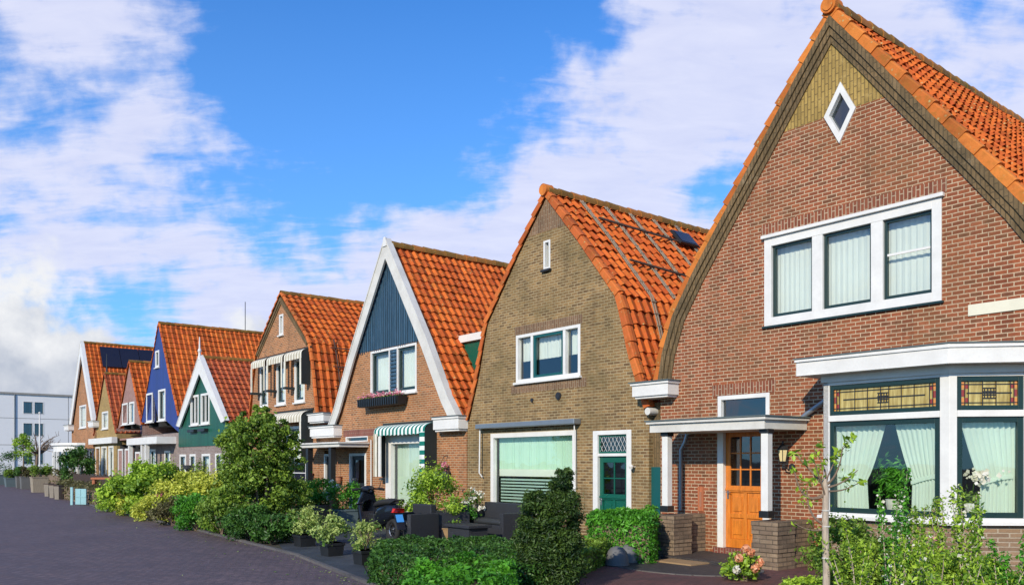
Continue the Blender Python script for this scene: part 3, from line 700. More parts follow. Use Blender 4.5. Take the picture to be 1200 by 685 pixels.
def sheet_xy(name, pts, z, m, kind='structure'):
    mb = MB(); tri = tessellate_polygon([[Vector((p[0], p[1], 0)) for p in pts]]); fs = []
    for t in tri:
        a, b, c = (pts[k] for k in t); cr = (b[0] - a[0]) * (c[1] - a[1]) - (b[1] - a[1]) * (c[0] - a[0]); fs.append(tuple(t) if cr > 0 else tuple(reversed(t)))
    mb.add([(p[0], p[1], z) for p in pts], fs); return tag(mb.build(name, m), kind=kind)
sheet_xy('ground', [(-900, -500), (900, -500), (900, 1200), (-900, 1200)], 0, M['soil'])
sheet_xy('road', EDGE + [(-120, 84), (-120, 55), (-62, 55), (-40, 44), (-24, 24), (-9, -2), (-5, -10)], .004, M['road'])
def strip(pts, a, b):
    """offset band between distances a and b to the right of the road edge"""
    A = offset(pts, a); B = offset(pts, b); return A + B[::-1]
# kerb: a real low step along the road edge (the line runs away from the camera; its right-hand side is the gardens)
mb = MB(); A = offset(EDGE[1:12], 0); B = offset(EDGE[1:12], .06)
for i in range(len(A) - 1):
    mb.hull([(A[i][0], A[i][1], 0), (B[i][0], B[i][1], 0), (B[i][0], B[i][1], .05), (A[i][0], A[i][1], .045)], [(A[i + 1][0], A[i + 1][1], 0), (B[i + 1][0], B[i + 1][1], 0), (B[i + 1][0], B[i + 1][1], .05), (A[i + 1][0], A[i + 1][1], .045)])
tag(mb.build('kerb', M['kerb']), kind='structure')
f0 = lambda s, o: tuple(front(s, o)[:2])
sheet_xy('terrace', [gnd(436, 684)[:2], gnd(410, 674)[:2], gnd(372, 659)[:2], gnd(335, 648)[:2], f0(-17, 2.2), f0(-17, 0), f0(-2.2, 0), f0(-2.2, 2.2), f0(-6, 4.5)], .012, M['slate'])
sheet_xy('path', [f0(-2.2, 2.3), f0(-2.2, 0), f0(3, 0), f0(3, 3.2), f0(1.2, 5), f0(.6, 6.6), f0(-1.4, 6.2), f0(-2.2, 5.2), f0(-3.2, 4)], .016, M['path_red'])

# ------------------------------------------------------------ house 1: big red-brick gable on the right
def mirror(p): return [(-x, z) for x, z in p]
def house_poly(xl, xr, lp, rp):      # lp/rp ridge->eave wall profiles
    return [(xl, 0)] + [(xl, lp[-1][1])] + lp[::-1] + rp[1:] + [(xr, rp[-1][1]), (xr, 0)]
def dedupe(p):
    o = []
    for q in p:
        if not o or abs(q[0] - o[-1][0]) + abs(q[1] - o[-1][1]) > 1e-4: o.append(q)
    return o
S1 = 1.76
h1 = empty('brick_house', front(S1), THETA, 'large red brick gabled house nearest on the right with diamond window and orange door', 'house', 'houses along the street')
rp = [(0, 9.05), (.72, 8.13), (1.45, 7.16), (2.3, 6.05), (2.9, 5.25), (3.36, 4.55), (3.62, 3.85), (3.74, 3.25)]
L1 = 9.5
roof(h1, mirror(rp), rp, L1, M['tile_orange'], tw=.215, th=.27, seed=11, tl=.36)
wr = offset(rp, .07); wr[0] = (0, rp[0][1] - .11); wl = mirror(wr)
poly = dedupe(house_poly(-3.66, 3.66, [(x if x > -3.66 else -3.66, z) for x, z in wl], [(min(x, 3.66), z) for x, z in wr]))
ZY0, ZY1 = 7.34, 7.34
holes = [(-1.27, 1.75, 4.07, 5.58), (-2.27, -1.17, .12, 2.92), (.42, 2.78, .97, 2.88)]
dia = [(.14, 6.84), (.42, 7.32), (.16, 7.82), (-.13, 7.34)]
low = _clip(poly, 7.34, -1); up = _clip(poly, 7.34, 1)
# the diamond window straddles the colour change: lower wall gets a V notch, upper wall an inverted one
def notch(polyg, pts, z):
    out = []
    for i in range(len(polyg)):
        a, b = polyg[i], polyg[(i + 1) % len(polyg)]; out.append(a)
        if abs(a[1] - z) < 1e-4 and abs(b[1] - z) < 1e-4:
            q = pts if (a[0] - b[0]) * (pts[0][0] - pts[-1][0]) > 0 else pts[::-1]
            out += q
    return out
low = notch(low, [(.415, 7.34), (.14, 6.84), (-.13, 7.34)], 7.34); up = notch(up, [(.415, 7.34), (.16, 7.82), (-.13, 7.34)], 7.34)
mb = MB(); sheet(mb, low, holes, 0); shell(mb, -3.66, 3.66, 3.2, 3.2, L1, poly); mb.box(-3.6, 3.6, .15, L1 - .1, 3.3, 3.45)
wall1 = mb.build('wall', M['brick_red'], h1)
mb = MB(); sheet(mb, up, [], 0); g = mb.build('gable_peak', M['brick_yellow'], h1)
# stepped brick bands that follow the roof edge
for a, b, yy, mm in ((.0, .10, -.09, 'brick_band'), (.105, .19, -.06, 'brick_band'), (.195, .27, -.03, 'brick_band')):
    mb = MB()
    for base in (wr, wl):
        sg = 1 if base is wr else -1; P, Q = offset(base, a * sg), offset(base, b * sg); P[0] = (0, base[0][1] - a * 1.62); Q[0] = (0, base[0][1] - b * 1.62)
        for i in range(len(P) - 1):
            ring = [P[i], P[i + 1], Q[i + 1], Q[i]]
            l0 = math.hypot(P[i][0], P[i][1]); mb.prism_y(ring, yy, .0 if i else .0)
    mb.build('brick_band', M[mm], h1)
mb = MB(); rr = wr[0][1] + .16; mb.disc_y((0, rr), .135, -.12, .1, 24); mb.disc_y((0, rr), .095, -.135, -.12, 24); mb.build('ridge_end', M['tile_bright'], h1, bevel=.01)
# diamond window
cx, cz = .145, 7.33
def dscale(k, y): return [(cx + (p[0] - cx) * k, y, cz + (p[1] - cz) * k) for p in dia]
mb = MB(); o1, o2 = dscale(1.0, -.03), dscale(.66, -.03); o3, o4 = dscale(1.0, .12), dscale(.66, .12)
mb.add(o1 + o2 + o3 + o4, [(i, (i + 1) % 4, 4 + (i + 1) % 4, 4 + i) for i in range(4)] + [(i, (i + 1) % 4, 8 + (i + 1) % 4, 8 + i) for i in range(4)] + [(4 + i, 4 + (i + 1) % 4, 12 + (i + 1) % 4, 12 + i) for i in range(4)])
dw = mb.build('diamond_window', M['white'], h1)
MB().add(dscale(.70, .05), [(0, 1, 2, 3)]).build('pane', M['glass_blue'], dw)
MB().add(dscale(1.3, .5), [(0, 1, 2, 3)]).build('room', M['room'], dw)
# upper window
w1 = window(h1, -1.27, 1.75, 4.07, 5.58, fw=.14, splits=(-.255, .765), mul=.19, sash=M['dark_green'], sash_w=.045, curtain='net', sill=False, proud=.025)
MB().box(-1.31, 1.79, -.075, 0, 5.583, 5.64).build('lintel_trim', M['white'], w1, bevel=.005)
MB().box(-1.30, 1.78, -.05, 0, 4.035, 4.067).build('sill', M['dark_green'], w1)
MB().box(.86, 1.61, .04, .066, 4.88, 4.915).build('glazing_bar', M['white'], w1)
box('soldier_course', M['brick_red_soldier'], h1, -1.34, 1.82, -.006, .01, 5.645, 5.84)
box('soldier_course', M['brick_red_soldier'], h1, -2.4, -1.05, -.006, .01, 2.925, 3.13)
box('stone_band', M['cream'], h1, 2.12, 3.2, -.02, .01, 3.79, 3.95, bevel=.004)
cornice(h1, -4.12, -3.2, 2.96, 3.27, .32, 'gutter_box', .3)
# door with transom window
window(h1, -2.27, -1.17, 2.42, 2.92, fw=.075, curtain='none', sill=False, glass=M['glass_blue'], name='transom_window', rec=.06)
d = MB(); d.box(-2.27, -2.14, -.03, .1, .12, 2.418).box(-1.30, -1.17, -.03, .1, .12, 2.418).box(-2.14, -1.30, -.03, .1, 2.30, 2.418)
df = d.build('door_frame', M['white'], h1, bevel=.004)
def paneled_door(parent, x0, x1, z0, z1, m, y=.05, lites=(3, 3), split=.47, panels=2):
    mb = MB(); st = .10; mid = z0 + (z1 - z0) * split
    mb.box(x0, x0 + st, y, y + .05, z0, z1).box(x1 - st, x1, y, y + .05, z0, z1)
    mb.box(x0 + st, x1 - st, y, y + .05, z1 - .13, z1).box(x0 + st, x1 - st, y, y + .05, mid, mid + .12).box(x0 + st, x1 - st, y, y + .05, z0, z0 + .16)
    mb.box(x0, x1, y - .02, y, mid + .03, mid + .075)
    nx, nz = lites; ax, bx, az, bz = x0 + st, x1 - st, mid + .12, z1 - .13
    for i in range(1, nx): q = ax + (bx - ax) * i / nx; mb.box(q - .013, q + .013, y + .005, y + .04, az, bz)
    for i in range(1, nz): q = az + (bz - az) * i / nz; mb.box(ax, bx, y + .007, y + .038, q - .013, q + .013)
    mb.box(ax, bx, y + .03, y + .045, z0 + .16, mid)
    xm = (ax + bx) / 2; mb.box(xm - .035, xm + .035, y + .002, y + .05, z0 + .16, mid)
    zs = [z0 + .16, (z0 + .16 + mid) / 2, mid] if panels == 2 else [z0 + .16, mid]
    if panels == 2: mb.box(ax, bx, y + .004, y + .05, zs[1] - .04, zs[1] + .04)
    for a, b in ((ax, xm - .035), (xm + .035, bx)):
        for c, e in zip(zs, zs[1:]):
            mb.box(a + .05, b - .05, y + .012, y + .04, c + .08, e - .08)
    dr = mb.build('door', m, parent, bevel=.006)
    MB().add([(ax, y + .025, az), (bx, y + .025, az), (bx, y + .025, bz), (ax, y + .025, bz)], [(0, 1, 2, 3)]).build('pane', M['glass_blue'], dr)
    hb = MB(); hb.box(x0 + .035, x0 + .075, y - .012, y, mid - .12, mid + .06); hb.tube([(x0 + .055, y - .01, mid), (x0 + .055, y - .06, mid), (x0 + .15, y - .06, mid)], .009, 6); hb.build('handle', M['chrome'], dr)
    return dr
paneled_door(h1, -2.14, -1.30, .17, 2.30, M['door_orange'])
MB().box(-2.3, -1.1, .5, 1.6, .1, 2.9).build('hallway', M['room'], h1)
mb = MB().box(-2.3, -1.14, -.12, .1, .02, .165); mb.build('threshold', M['brick_orange_soldier'], h1, bevel=.005)
# porch: canopy, two white posts on brick piers
pc = MB().prism_z([(-2.95, 0), (-2.95, -1.1), (-.52, -1.1), (-.45, 0)], 2.25, 2.40)
pc.prism_z([(-3.0, 0), (-3.0, -1.15), (-.47, -1.15), (-.40, 0)], 2.40, 2.44)
pc = pc.build('porch_canopy', M['white_old'], h1, bevel=.006)
MB().prism_z([(-3.02, 0), (-3.02, -1.17), (-.45, -1.17), (-.38, 0)], 2.443, 2.465).build('roofing', M['lead'], pc)
for x in (-2.68, -.59):
    p = MB().box(x - .065, x + .065, -1.0, -.87, .93, 2.18).build('porch_post', M['white'], h1, bevel=.006)
    MB().box(x - .09, x + .09, -1.025, -.845, .82, .93).build('post_base', M['black'], p, bevel=.006); MB().box(x - .085, x + .085, -1.02, -.85, 2.18, 2.249).build('post_cap', M['black'], p, bevel=.006)
def pier(x0, x1, y0, y1, h):
    mb = MB(); n = int(h / .07); rnd = random.Random(int(x0 * 100)); 
    for i in range(n):
        z = i * .07; e = .012 if (i // 2) % 2 == 0 else 0; e += rnd.uniform(0, .004)
        if i == n - 1: e = .02
        mb.box(x0 - e, x1 + e, y0 - e, y1, z, z + .0692)
    return mb.build('porch_pier', M['brick_pillar'], h1, bevel=.004)
pier(-2.84, -2.38, -1.1, -.62, .82); pier(-.74, -.28, -1.1, -.62, .82)
box('porch_wall', M['brick_pillar'], h1, -2.80, -2.56, -.62, -.0, 0, .76); box('porch_wall', M['brick_pillar'], h1, -.56, -.32, -.62, 0, 0, .76)
box('porch_step', M['path_dark'], h1, -2.55, -.57, -1.25, -.001, 0, .07, bevel=.01)
# letterbox slot and small fittings
mb = MB().box(-2.73, -2.60, -.015, .0, .80, 1.26); lb = mb.build('letterbox', M['timber_red'], h1); MB().box(-2.69, -2.64, -.02, -.014, .88, 1.16).build('slot', M['terracotta'], lb)
# down pipes
MB().tube([(-2.95, -.06, 2.24), (-2.98, -.08, 2.1), (-3.08, -.08, 1.95), (-3.09, -.08, .8)], .034, 10).build('downpipe', M['zinc'], h1, smooth='auto')
MB().tube([(.12, -.12, 3.0), (.10, -.10, 2.86), (-.05, -.09, 2.72), (-.42, -.09, 2.50), (-.5, -.1, 2.43)], .042, 10).build('downpipe', M['zinc'], h1, smooth='auto')
# wall lantern
lx, lz = -.78, 1.83
mb = MB().tube([(lx + .05, 0, lz - .22), (lx + .05, -.1, lz - .25), (lx + .03, -.2, lz - .18), (lx, -.2, lz - .1)], .012, 6); mb.disc_y((lx + .05, lz - .2), .06, -.02, 0, 12)
mb.lathe([(.04, 0), (.06, .015), (.06, .03)], (lx, -.2, lz - .13), 6); mb.lathe([(.095, 0), (.10, .015), (.055, .07), (.02, .10), (.012, .15)], (lx, -.2, lz + .09), 6)
for k in range(6): a = k * math.pi / 3; mb.tube([(lx + .055 * math.cos(a), -.2 + .055 * math.sin(a), lz - .11), (lx + .09 * math.cos(a), -.2 + .09 * math.sin(a), lz + .09)], .006, 5)
la = mb.build('wall_lantern', M['iron'], h1); MB().lathe([(.05, 0), (.083, .2)], (lx, -.2, lz - .11), 6).build('lamp_glass', M['lamp_glass'], la)

# bay window
bay = MB(); BX0, BX1, BO, BC = .30, 2.19, .75, .75
PB = [(BX0, 0), (BX0, -BO), (BX1, -BO), (BX1 + BC, 0)]
b1 = MB().prism_z([(BX0 + .02, 0), (BX0 + .02, -BO + .03), (BX1 - .01, -BO + .03), (BX1 + BC - .04, 0)], 0, .86); bw = b1.build('bay_base', M['brick_base'], h1)
bayw = empty('bay_window', (0, 0, 0), 0, None, None); bayw.parent = h1
def off_plan(e): return [(BX0 - e, 0), (BX0 - e, -BO - e), (BX1 + e * .41, -BO - e), (BX1 + BC + e * 1.41, 0)]
MB().prism_z(off_plan(.07), .86, .905).prism_z(off_plan(.02), .905, .95).build('bay_sill', M['white'], bayw, bevel=.008)
cp = MB().prism_z(off_plan(.29), 3.04, 3.25).prism_z(off_plan(.31), 3.25, 3.29).prism_z(off_plan(.03), 2.93, 3.04).build('bay_cornice', M['white'], bayw, bevel=.01)
MB().prism_z(off_plan(.325), 3.293, 3.31).build('roofing', M['lead'], cp)
def face(ax, ay, bx, by, posts=(.06, .06)):
    """local frame along a bay face: returns function mapping (t along face, out, z)"""
    d = Vector((bx - ax, by - ay)); l = d.length; d /= l; nrm = Vector((d.y, -d.x))
    def F(t, o, z): p = Vector((ax, ay)) + d * t + nrm * o; return (p.x, p.y, z)
    return F, l
def fbox(mb, F, t0, t1, o0, o1, z0, z1):
    v = [F(t0, o1, z0), F(t1, o1, z0), F(t1, o0, z0), F(t0, o0, z0), F(t0, o1, z1), F(t1, o1, z1), F(t1, o0, z1), F(t0, o0, z1)]
    mb.add(v, [(0, 3, 2, 1), (4, 5, 6, 7), (0, 1, 5, 4), (1, 2, 6, 5), (2, 3, 7, 6), (3, 0, 4, 7)])
fr = MB(); sa = MB(); panes = MB(); stg = MB(); cur = MB(); came = MB(); red = MB(); org = MB()
for idx, (a, b, pl_, pr_) in enumerate((((BX0, 0), (BX0, -BO), .1, .1), ((BX0, -BO), (BX1, -BO), .09, .13), ((BX1, -BO), (BX1 + BC, 0), .10, .10))):
    F, l = face(a[0], a[1], b[0], b[1])
    fbox(fr, F, 0, pl_, -.1, .0, .95, 2.93); fbox(fr, F, l - pr_, l, -.1, 0, .95, 2.93)
    fbox(fr, F, pl_, l - pr_, -.1, 0, 2.88, 2.93); fbox(fr, F, pl_ - .0, l - pr_, -.1, .015, 2.33, 2.42)
    for z0, z1, kind in ((.95, 2.33, 'clear'), (2.42, 2.88, 'stained')):
        t0, t1 = pl_, l - pr_; q = .075 if kind == 'clear' else .065
        fbox(sa, F, t0, t0 + q, -.08, -.02, z0, z1); fbox(sa, F, t1 - q, t1, -.08, -.02, z0, z1); fbox(sa, F, t0 + q, t1 - q, -.08, -.02, z1 - q, z1); fbox(sa, F, t0 + q, t1 - q, -.08, -.02, z0, z0 + q)
        t0 += q; t1 -= q; z0 += q; z1 -= q; P = panes if kind == 'clear' else stg
        P.add([F(t0, -.05, z0), F(t1, -.05, z0), F(t1, -.05, z1), F(t0, -.05, z1)], [(0, 1, 2, 3)], [[(t0, z0), (t1, z0), (t1, z1), (t0, z1)]])
        if kind == 'clear':
            w_ = t1 - t0
            def drape(ta, tb, tie, side):
                n, rows = 34, 14; vs = []; fs = []
                for r in range(rows + 1):
                    v = r / rows; z = z0 - .05 + (z1 - z0 + .08) * v
                    # gathered towards the side at the tie-back height .35
                    g_ = (max(0, 1 - abs(v - .36) / .30)) ** 1.3 * .0; open_ = (v - .36) / .64 if v > .36 else 0
                    inner = ta + (tb - ta) * ((.62 + .38 * max(0, open_) ** .8) if v > .36 else .62 + .03 * (1 - v / .36))
                    if side < 0: aa, bb = ta, inner
                    else: aa, bb = inner, ta
                    for i in range(n + 1):
                        u = i / n; ph = u * 2 * math.pi * 9; t = aa + (bb - aa) * u
                        vs.append(F(t, -.17 + .022 * math.sin(ph + v) + .008 * math.sin(2.7 * ph), z))
                for r in range(rows):
                    for i in range(n): k = r * (n + 1) + i; fs.append((k, k + 1, k + n + 2, k + n + 1))
                cur.add(vs, fs)
            if idx == 1: drape(t0 - .03, t0 + w_ * .50, .35, -1); drape(t1 + .03, t1 - w_ * .42, .35, 1)
            elif idx == 2: drape(t1 + .03, t1 - w_ * .97, .35, 1)
            else: drape(t0 - .02, t0 + w_ * .5, .35, -1)
            for (ta, tb) in (((t0, t0 + w_ * .30), (t1, t1 - w_ * .26)) if idx == 1 else (((t1, t1 - w_ * .6),) if idx == 2 else ())):
                n = 8; vs = []
                for i in range(n + 1):
                    u = i / n; t = ta + (tb - ta) * u; z = z0 + .52 - .10 * (u ** 1.6) ; vs += [F(t, -.135, z), F(t, -.135, z - .06)]
                cur.add(vs, [(2 * i, 2 * i + 2, 2 * i + 3, 2 * i + 1) for i in range(n)])
        else:
            # leading and coloured border pieces
            w_ = t1 - t0; hh = z1 - z0; o_ = -.042
            def came_h(z, x0, x1, w=.010): fbox(came, F, x0, x1, o_, o_ + .008, z - w / 2, z + w / 2)
            def came_v(t, a_, b_, w=.010): fbox(came, F, t - w / 2, t + w / 2, o_, o_ + .010, a_, b_)
            for zz in (.12, .88): came_h(z0 + hh * zz, t0, t1)
            came_h(z0 + hh * .52, t0 + w_ * .1, t1 - w_ * .1, .014)
            e = .06 if idx == 1 else .13
            for tt in (e * .5, e, 1 - e, 1 - e * .5): came_v(t0 + w_ * tt, z0, z1)
            for tt in ((.22, .35, .48, .56, .68, .80) if idx == 1 else (.38, .62)): came_v(t0 + w_ * tt, z0, z1)
            for tt in (0, 1 - e * .5 if idx else 1 - e * .5):
                for j, zz in enumerate((.0, .34, .68)):
                    tgt = org if j % 2 == 0 else red
                    fbox(tgt, F, t0 + w_ * tt + .004, t0 + w_ * (tt + e * .5) - .004, -.048, -.0445, z0 + hh * zz + .01, z0 + hh * (zz + .32))
            for tt in (e * .5, 1 - e):
                for j, zz in enumerate((.12, .44, .7)):
                    tgt = red if j % 2 == 0 else stg
                    if tgt is red: fbox(tgt, F, t0 + w_ * tt + .004, t0 + w_ * (tt + e * .5) - .004, -.048, -.0445, z0 + hh * zz, z0 + hh * (zz + .2))
            tm = t0 + w_ * .5
            for dx in (-.06, -.02, .02, .06): came_v(tm + dx, z0 + hh * .3, z0 + hh * .72, .012)
            for dz in (.3, .44, .58, .72): came_h(z0 + hh * dz, tm - .08, tm + .08, .012)
fr.build('bay_frame', M['white'], bayw, bevel=.005); sa.build('sash', M['dark_green'], bayw, bevel=.004); panes.build('pane', M['glass'], bayw)
stg.build('stained_glass', M['stained'], bayw); cur.build('curtain', M['curtain'], bayw, smooth=True); came.build('leading', M['iron'], bayw)
red.build('red_glass', M['stained_red'], bayw); org.build('orange_glass', M['stained_orange'], bayw)
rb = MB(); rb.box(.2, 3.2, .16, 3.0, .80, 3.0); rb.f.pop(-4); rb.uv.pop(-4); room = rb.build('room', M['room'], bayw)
MB().prism_z([(BX0 + .1, 0), (BX0 + .1, -BO + .12), (BX1 - .05, -BO + .12), (BX1 + BC - .15, 0)], .94, .965).build('inner_sill', M['room_light'], bayw)

# ------------------------------------------------------------ house 2: olive brick with bell-shaped gable
S2 = -5.3
h2 = empty('olive_brick_house', front(S2), THETA, 'olive brown brick house with curved orange tiled roof carrying roof ladders and a skylight', 'house', 'houses along the street')
rp = [(0, 7.86), (1.1, 6.62), (2.30, 5.16), (2.66, 3.9), (3.08, 2.8)]; L2 = 8.5
roof(h2, mirror(rp), rp, L2, M['tile_orange'], tw=.24, th=.31, seed=21, mv=M['tile_verge'])
wr = offset(rp, .07); wr[0] = (0, rp[0][1] - .11); wl = mirror(wr)
poly = dedupe(house_poly(-3.1, 3.1, wl, wr)); up = _clip(poly, 6.98, 1); low = _clip(poly, 6.98, -1)
mb = MB(); sheet(mb, low, [(-.10, .13, 6.10, 6.76), (-1.10, 1.12, 3.60, 4.72), (-2.10, .98, .55, 2.42), (1.52, 2.63, .1, 2.38)], 0)
shell(mb, -3.1, 3.1, 2.8, 2.8, L2, poly); mb.box(-3, 3, .15, L2 - .1, 2.9, 3.05); mb.build('wall', M['brick_olive'], h2)
mb = MB(); sheet(mb, up, [], 0); mb.build('gable_peak', M['brick_olive_soldier'], h2)
mb = MB(); mb.disc_y((0, wr[0][1] + .15), .13, -.12, .1, 20); mb.build('ridge_end', M['tile_bright'], h2, bevel=.01)
window(h2, -.10, .13, 6.10, 6.76, fw=.05, curtain='full', sill_m=M['iron'])
w = window(h2, -1.10, 1.12, 3.60, 4.72, fw=.07, splits=(-.52, .60), mul=.08, curtain='half', cm=M['curtain_white'])
sb = MB().box(-.48, .56, -.0, .05, 3.67, 3.73).box(-.48, .56, 0, .05, 4.59, 4.65).box(-.48, -.41, 0, .05, 3.73, 4.59).box(.49, .56, 0, .05, 3.73, 4.59).build('casement', M['teal'], w, bevel=.004)
box('soldier_course', M['brick_olive_soldier'], h2, -1.16, 1.18, -.006, .01, 4.725, 4.93)
box('soldier_course', M['brick_olive_soldier'], h2, -1.3, 1.3, -.006, .01, 3.35, 3.545)
w = window(h2, -2.10, .98, .55, 2.42, fw=.11, curtain='none', proud=.02)
cb = MB(); wavy(cb, -2.0, .9, 1.55, 2.32, .2, .012, .09); cb.build('curtain', M['blind'], w)
MB().box(-1.98, .86, .17, .2, 1.38, 1.55).build('blind_rail', M['curtain_white'], w)
sl = MB()
for i in range(9): sl.box(-1.95, .84, .19, .2, .68 + i * .075, .72 + i * .075)
sl.build('slat_blind', M['slat'], w)  # bars stand in for stripes reflected in the glass over the lower blind
aw = MB().box(-2.48, 1.14, -.22, -.0, 2.54, 2.66).build('awning_cassette', M['zinc'], h2, bevel=.02)
MB().tube([(-2.40, -.12, 2.54), (-2.40, -.14, 1.45), (-2.36, -.08, 1.35)], .018, 8).build('awning_arm', M['white'], aw)
MB().tube([(1.05, -.12, 2.54), (1.05, -.10, 1.2)], .014, 8).build('crank_rod', M['white'], aw)
mb = MB().disc_y((.41, 3.2), .085, -.03, .02, 16); mb.disc_y((.41, 3.2), .055, -.04, -.03, 12).build('vent', M['iron'], h2)
MB().disc_y((-.51, 3.16), .045, -.03, .02, 12).tube([(-.51, -.02, 3.16), (-.45, -.06, 3.10)], .012).build('pipe_outlet', M['iron'], h2)
d = MB().box(1.52, 1.66, -.02, .1, .1, 2.38).box(2.50, 2.63, -.02, .1, .1, 2.38).box(1.66, 2.50, -.02, .1, 2.29, 2.38).box(1.66, 2.5, -.01, .1, 1.84, 1.90)
df = d.build('door_frame', M['white'], h2, bevel=.004)
tw_ = MB()
tw_.box(1.66, 2.5, .03, .06, 1.90, 1.94).box(1.66, 2.5, .03, .06, 2.25, 2.29).box(1.66, 1.70, .03, .06, 1.94, 2.25).box(2.46, 2.5, .03, .06, 1.94, 2.25); tl = tw_.build('transom_window', M['green_door'], h2)
mb = MB()
for i in range(-3, 13):
    for sgn in (1, -1):
        x0 = 1.70 + i * .11; a = (x0, 1.94) if sgn > 0 else (x0, 2.25); b = (x0 + .31 * .6, 2.25) if sgn > 0 else (x0 + .31 * .6, 1.94)
        pts = [a, b]
        if b[0] < 1.70 or a[0] > 2.46: continue
        def cl(p, q):
            (px, pz), (qx, qz) = p, q
            if px < 1.70: t = (1.70 - px) / (qx - px); pz = pz + (qz - pz) * t; px = 1.70
            if qx > 2.46: t = (2.46 - px) / (qx - px); qz = pz + (qz - pz) * t; qx = 2.46
            return (px, pz), (qx, qz)
        a, b = cl(a, b); mb.beam((a[0], .035, a[1]), (b[0], .035, b[1]), .005, .005, (0, 1, 0))
mb.build('lattice', M['white'], tl)
MB().add([(1.7, .05, 1.94), (2.46, .05, 1.94), (2.46, .05, 2.25), (1.7, .05, 2.25)], [(0, 1, 2, 3)]).build('pane', M['glass_blue'], tl)
paneled_door(h2, 1.66, 2.50, .12, 1.84, M['green_door'], lites=(2, 2), panels=1)
MB().box(1.5, 2.65, .5, 1.5, .08, 2.36).build('hallway', M['room'], h2)
mb = MB().tube([(2.74, 0, 1.62), (2.74, -.12, 1.62)], .012); mb.lathe([(.03, 0), (.05, .05), (.02, .09)], (2.74, -.13, 1.58), 10); mb.build('outdoor_lamp', M['white'], h2)
MB().tube([(3.17, -.12, 2.72), (3.17, L2, 2.72)], .075, 12).build('gutter', M['white_old'], h2, smooth='auto')
MB().box(-1.9, -1.3, -.13, 0, .45, .5)
# roof ladders, cross rails and skylight on the right slope
sp = [Vector(p) for p in rp]
def on_slope(sp, a, lift=.09):
    for i in range(len(sp) - 1):
        l = (sp[i + 1] - sp[i]).length
        if a <= l or i == len(sp) - 2:
            t = (sp[i + 1] - sp[i]).normalized(); n = Vector((-t.y, t.x)); p = sp[i] + t * a + n * lift; return p
        a -= l
for y, a1 in ((.92, 5.2), (1.72, 3.45), (2.55, 3.1), (3.4, 2.8), (4.25, 2.5)):
    mb = MB()
    for dy in (-.035, .035):
        A_ = [on_slope(sp, q) for q in np.linspace(.15, a1, 10)]
        for p, q in zip(A_, A_[1:]): mb.beam((p.x, y + dy, p.y), (q.x, y + dy, q.y), .02, .025, (0, 1, 0))
    for q in np.arange(.25, a1, .28): p = on_slope(sp, q, .095); mb.box(p.x - .012, p.x + .012, y - .07, y + .07, p.y - .012, p.y + .012)
    mb.build('roof_ladder', M['timber_pale'] if y < 4 else M['timber'], h2)
for a_, y0_, y1_ in ((.85, 1.0, 4.9), (2.35, 1.0, 3.6)):
    mb = MB(); p = on_slope(sp, a_, .13); q = on_slope(sp, a_ + .25, .13); mb.beam((p.x, y0_, p.y), (q.x, y1_, q.y), .04, .04); mb.build('roof_rail', M['timber_dark'], h2)
a, b = on_slope(sp, .62, .13), on_slope(sp, 1.12, .13)
n_ = Vector((b.y - a.y, a.x - b.x)).normalized() * -.06
sk = MB().hull([(a.x, 3.62, a.y), (b.x, 3.62, b.y), (b.x + n_.x, 3.62, b.y + n_.y), (a.x + n_.x, 3.62, a.y + n_.y)], [(a.x, 4.3, a.y), (b.x, 4.3, b.y), (b.x + n_.x, 4.3, b.y + n_.y), (a.x + n_.x, 4.3, a.y + n_.y)])
sk = sk.build('skylight', M['iron'], h2)
m0 = .012 * n_ / .06
MB().add([(a.x + n_.x + m0.x + .03, 3.68, a.y + n_.y + m0.y - .03), (b.x + n_.x + m0.x - .03, 3.68, b.y + n_.y + m0.y + .03), (b.x + n_.x + m0.x - .03, 4.24, b.y + n_.y + m0.y + .03), (a.x + n_.x + m0.x + .03, 4.24, a.y + n_.y + m0.y - .03)], [(0, 1, 2, 3)]).build('pane', M['panel_dark'], sk)

# link wall with teal gate between the olive and the red house
lk = empty('passage_wall', front(-2.04, -.12), THETA, 'dark narrow brick infill wall with teal gate between the olive and red brick houses', 'wall')
box('wall', M['brick_band'], lk, -.5, .6, 0, .2, 0, 2.9); box('gate', M['teal'], lk, -.48, .55, -.05, -.002, 0, 1.62)
lk = empty('passage_gate', front(-8.47, -.15), THETA, 'tall black gate in the gap between blue-gabled house and olive house', 'gate')
mb = MB()
for i in range(6): mb.box(-.22 + i * .07, -.155 + i * .07, -.03, 0, .03, 1.95 + .05 * math.sin(i))
mb.build('board_panel', M['black'], lk); box('gate_frame', M['timber_dark'], lk, -.25, .24, .0, .06, 0, 2.0)

# ------------------------------------------------------------ house 3: white barge boards and blue gable
S3 = -12.3
h3 = empty('blue_gabled_house', front(S3), THETA, 'brick house with slate blue boarded gable, white bargeboards and green striped awning', 'house', 'houses along the street')
rp = [(0, 8.05), (3.62, 2.88)]; L3 = 9
rf3 = roof(h3, mirror(rp), rp, L3, M['tile_orange'], verges=False, tw=.24, th=.31, seed=31, y0=0.0)
wr = [(0, 7.9), (3.45, 2.95)]; wl = mirror(wr)
body = [(-4.70, 0), (-4.70, 2.55), (-3.72, 2.57), (-3.3, 2.95)] + wl[::-1][1:] + [(3.3, 2.95), (3.86, 2.55), (3.86, 0)]
body = dedupe([(-4.70, 0), (-4.70, 2.55), (-3.73, 2.555), (-3.45, 2.95), (0, 7.9), (3.45, 2.95), (3.73, 2.555), (3.86, 2.55), (3.86, 0)])
low = _clip(body, 5.09, -1); up = _clip(body, 5.09, 1)
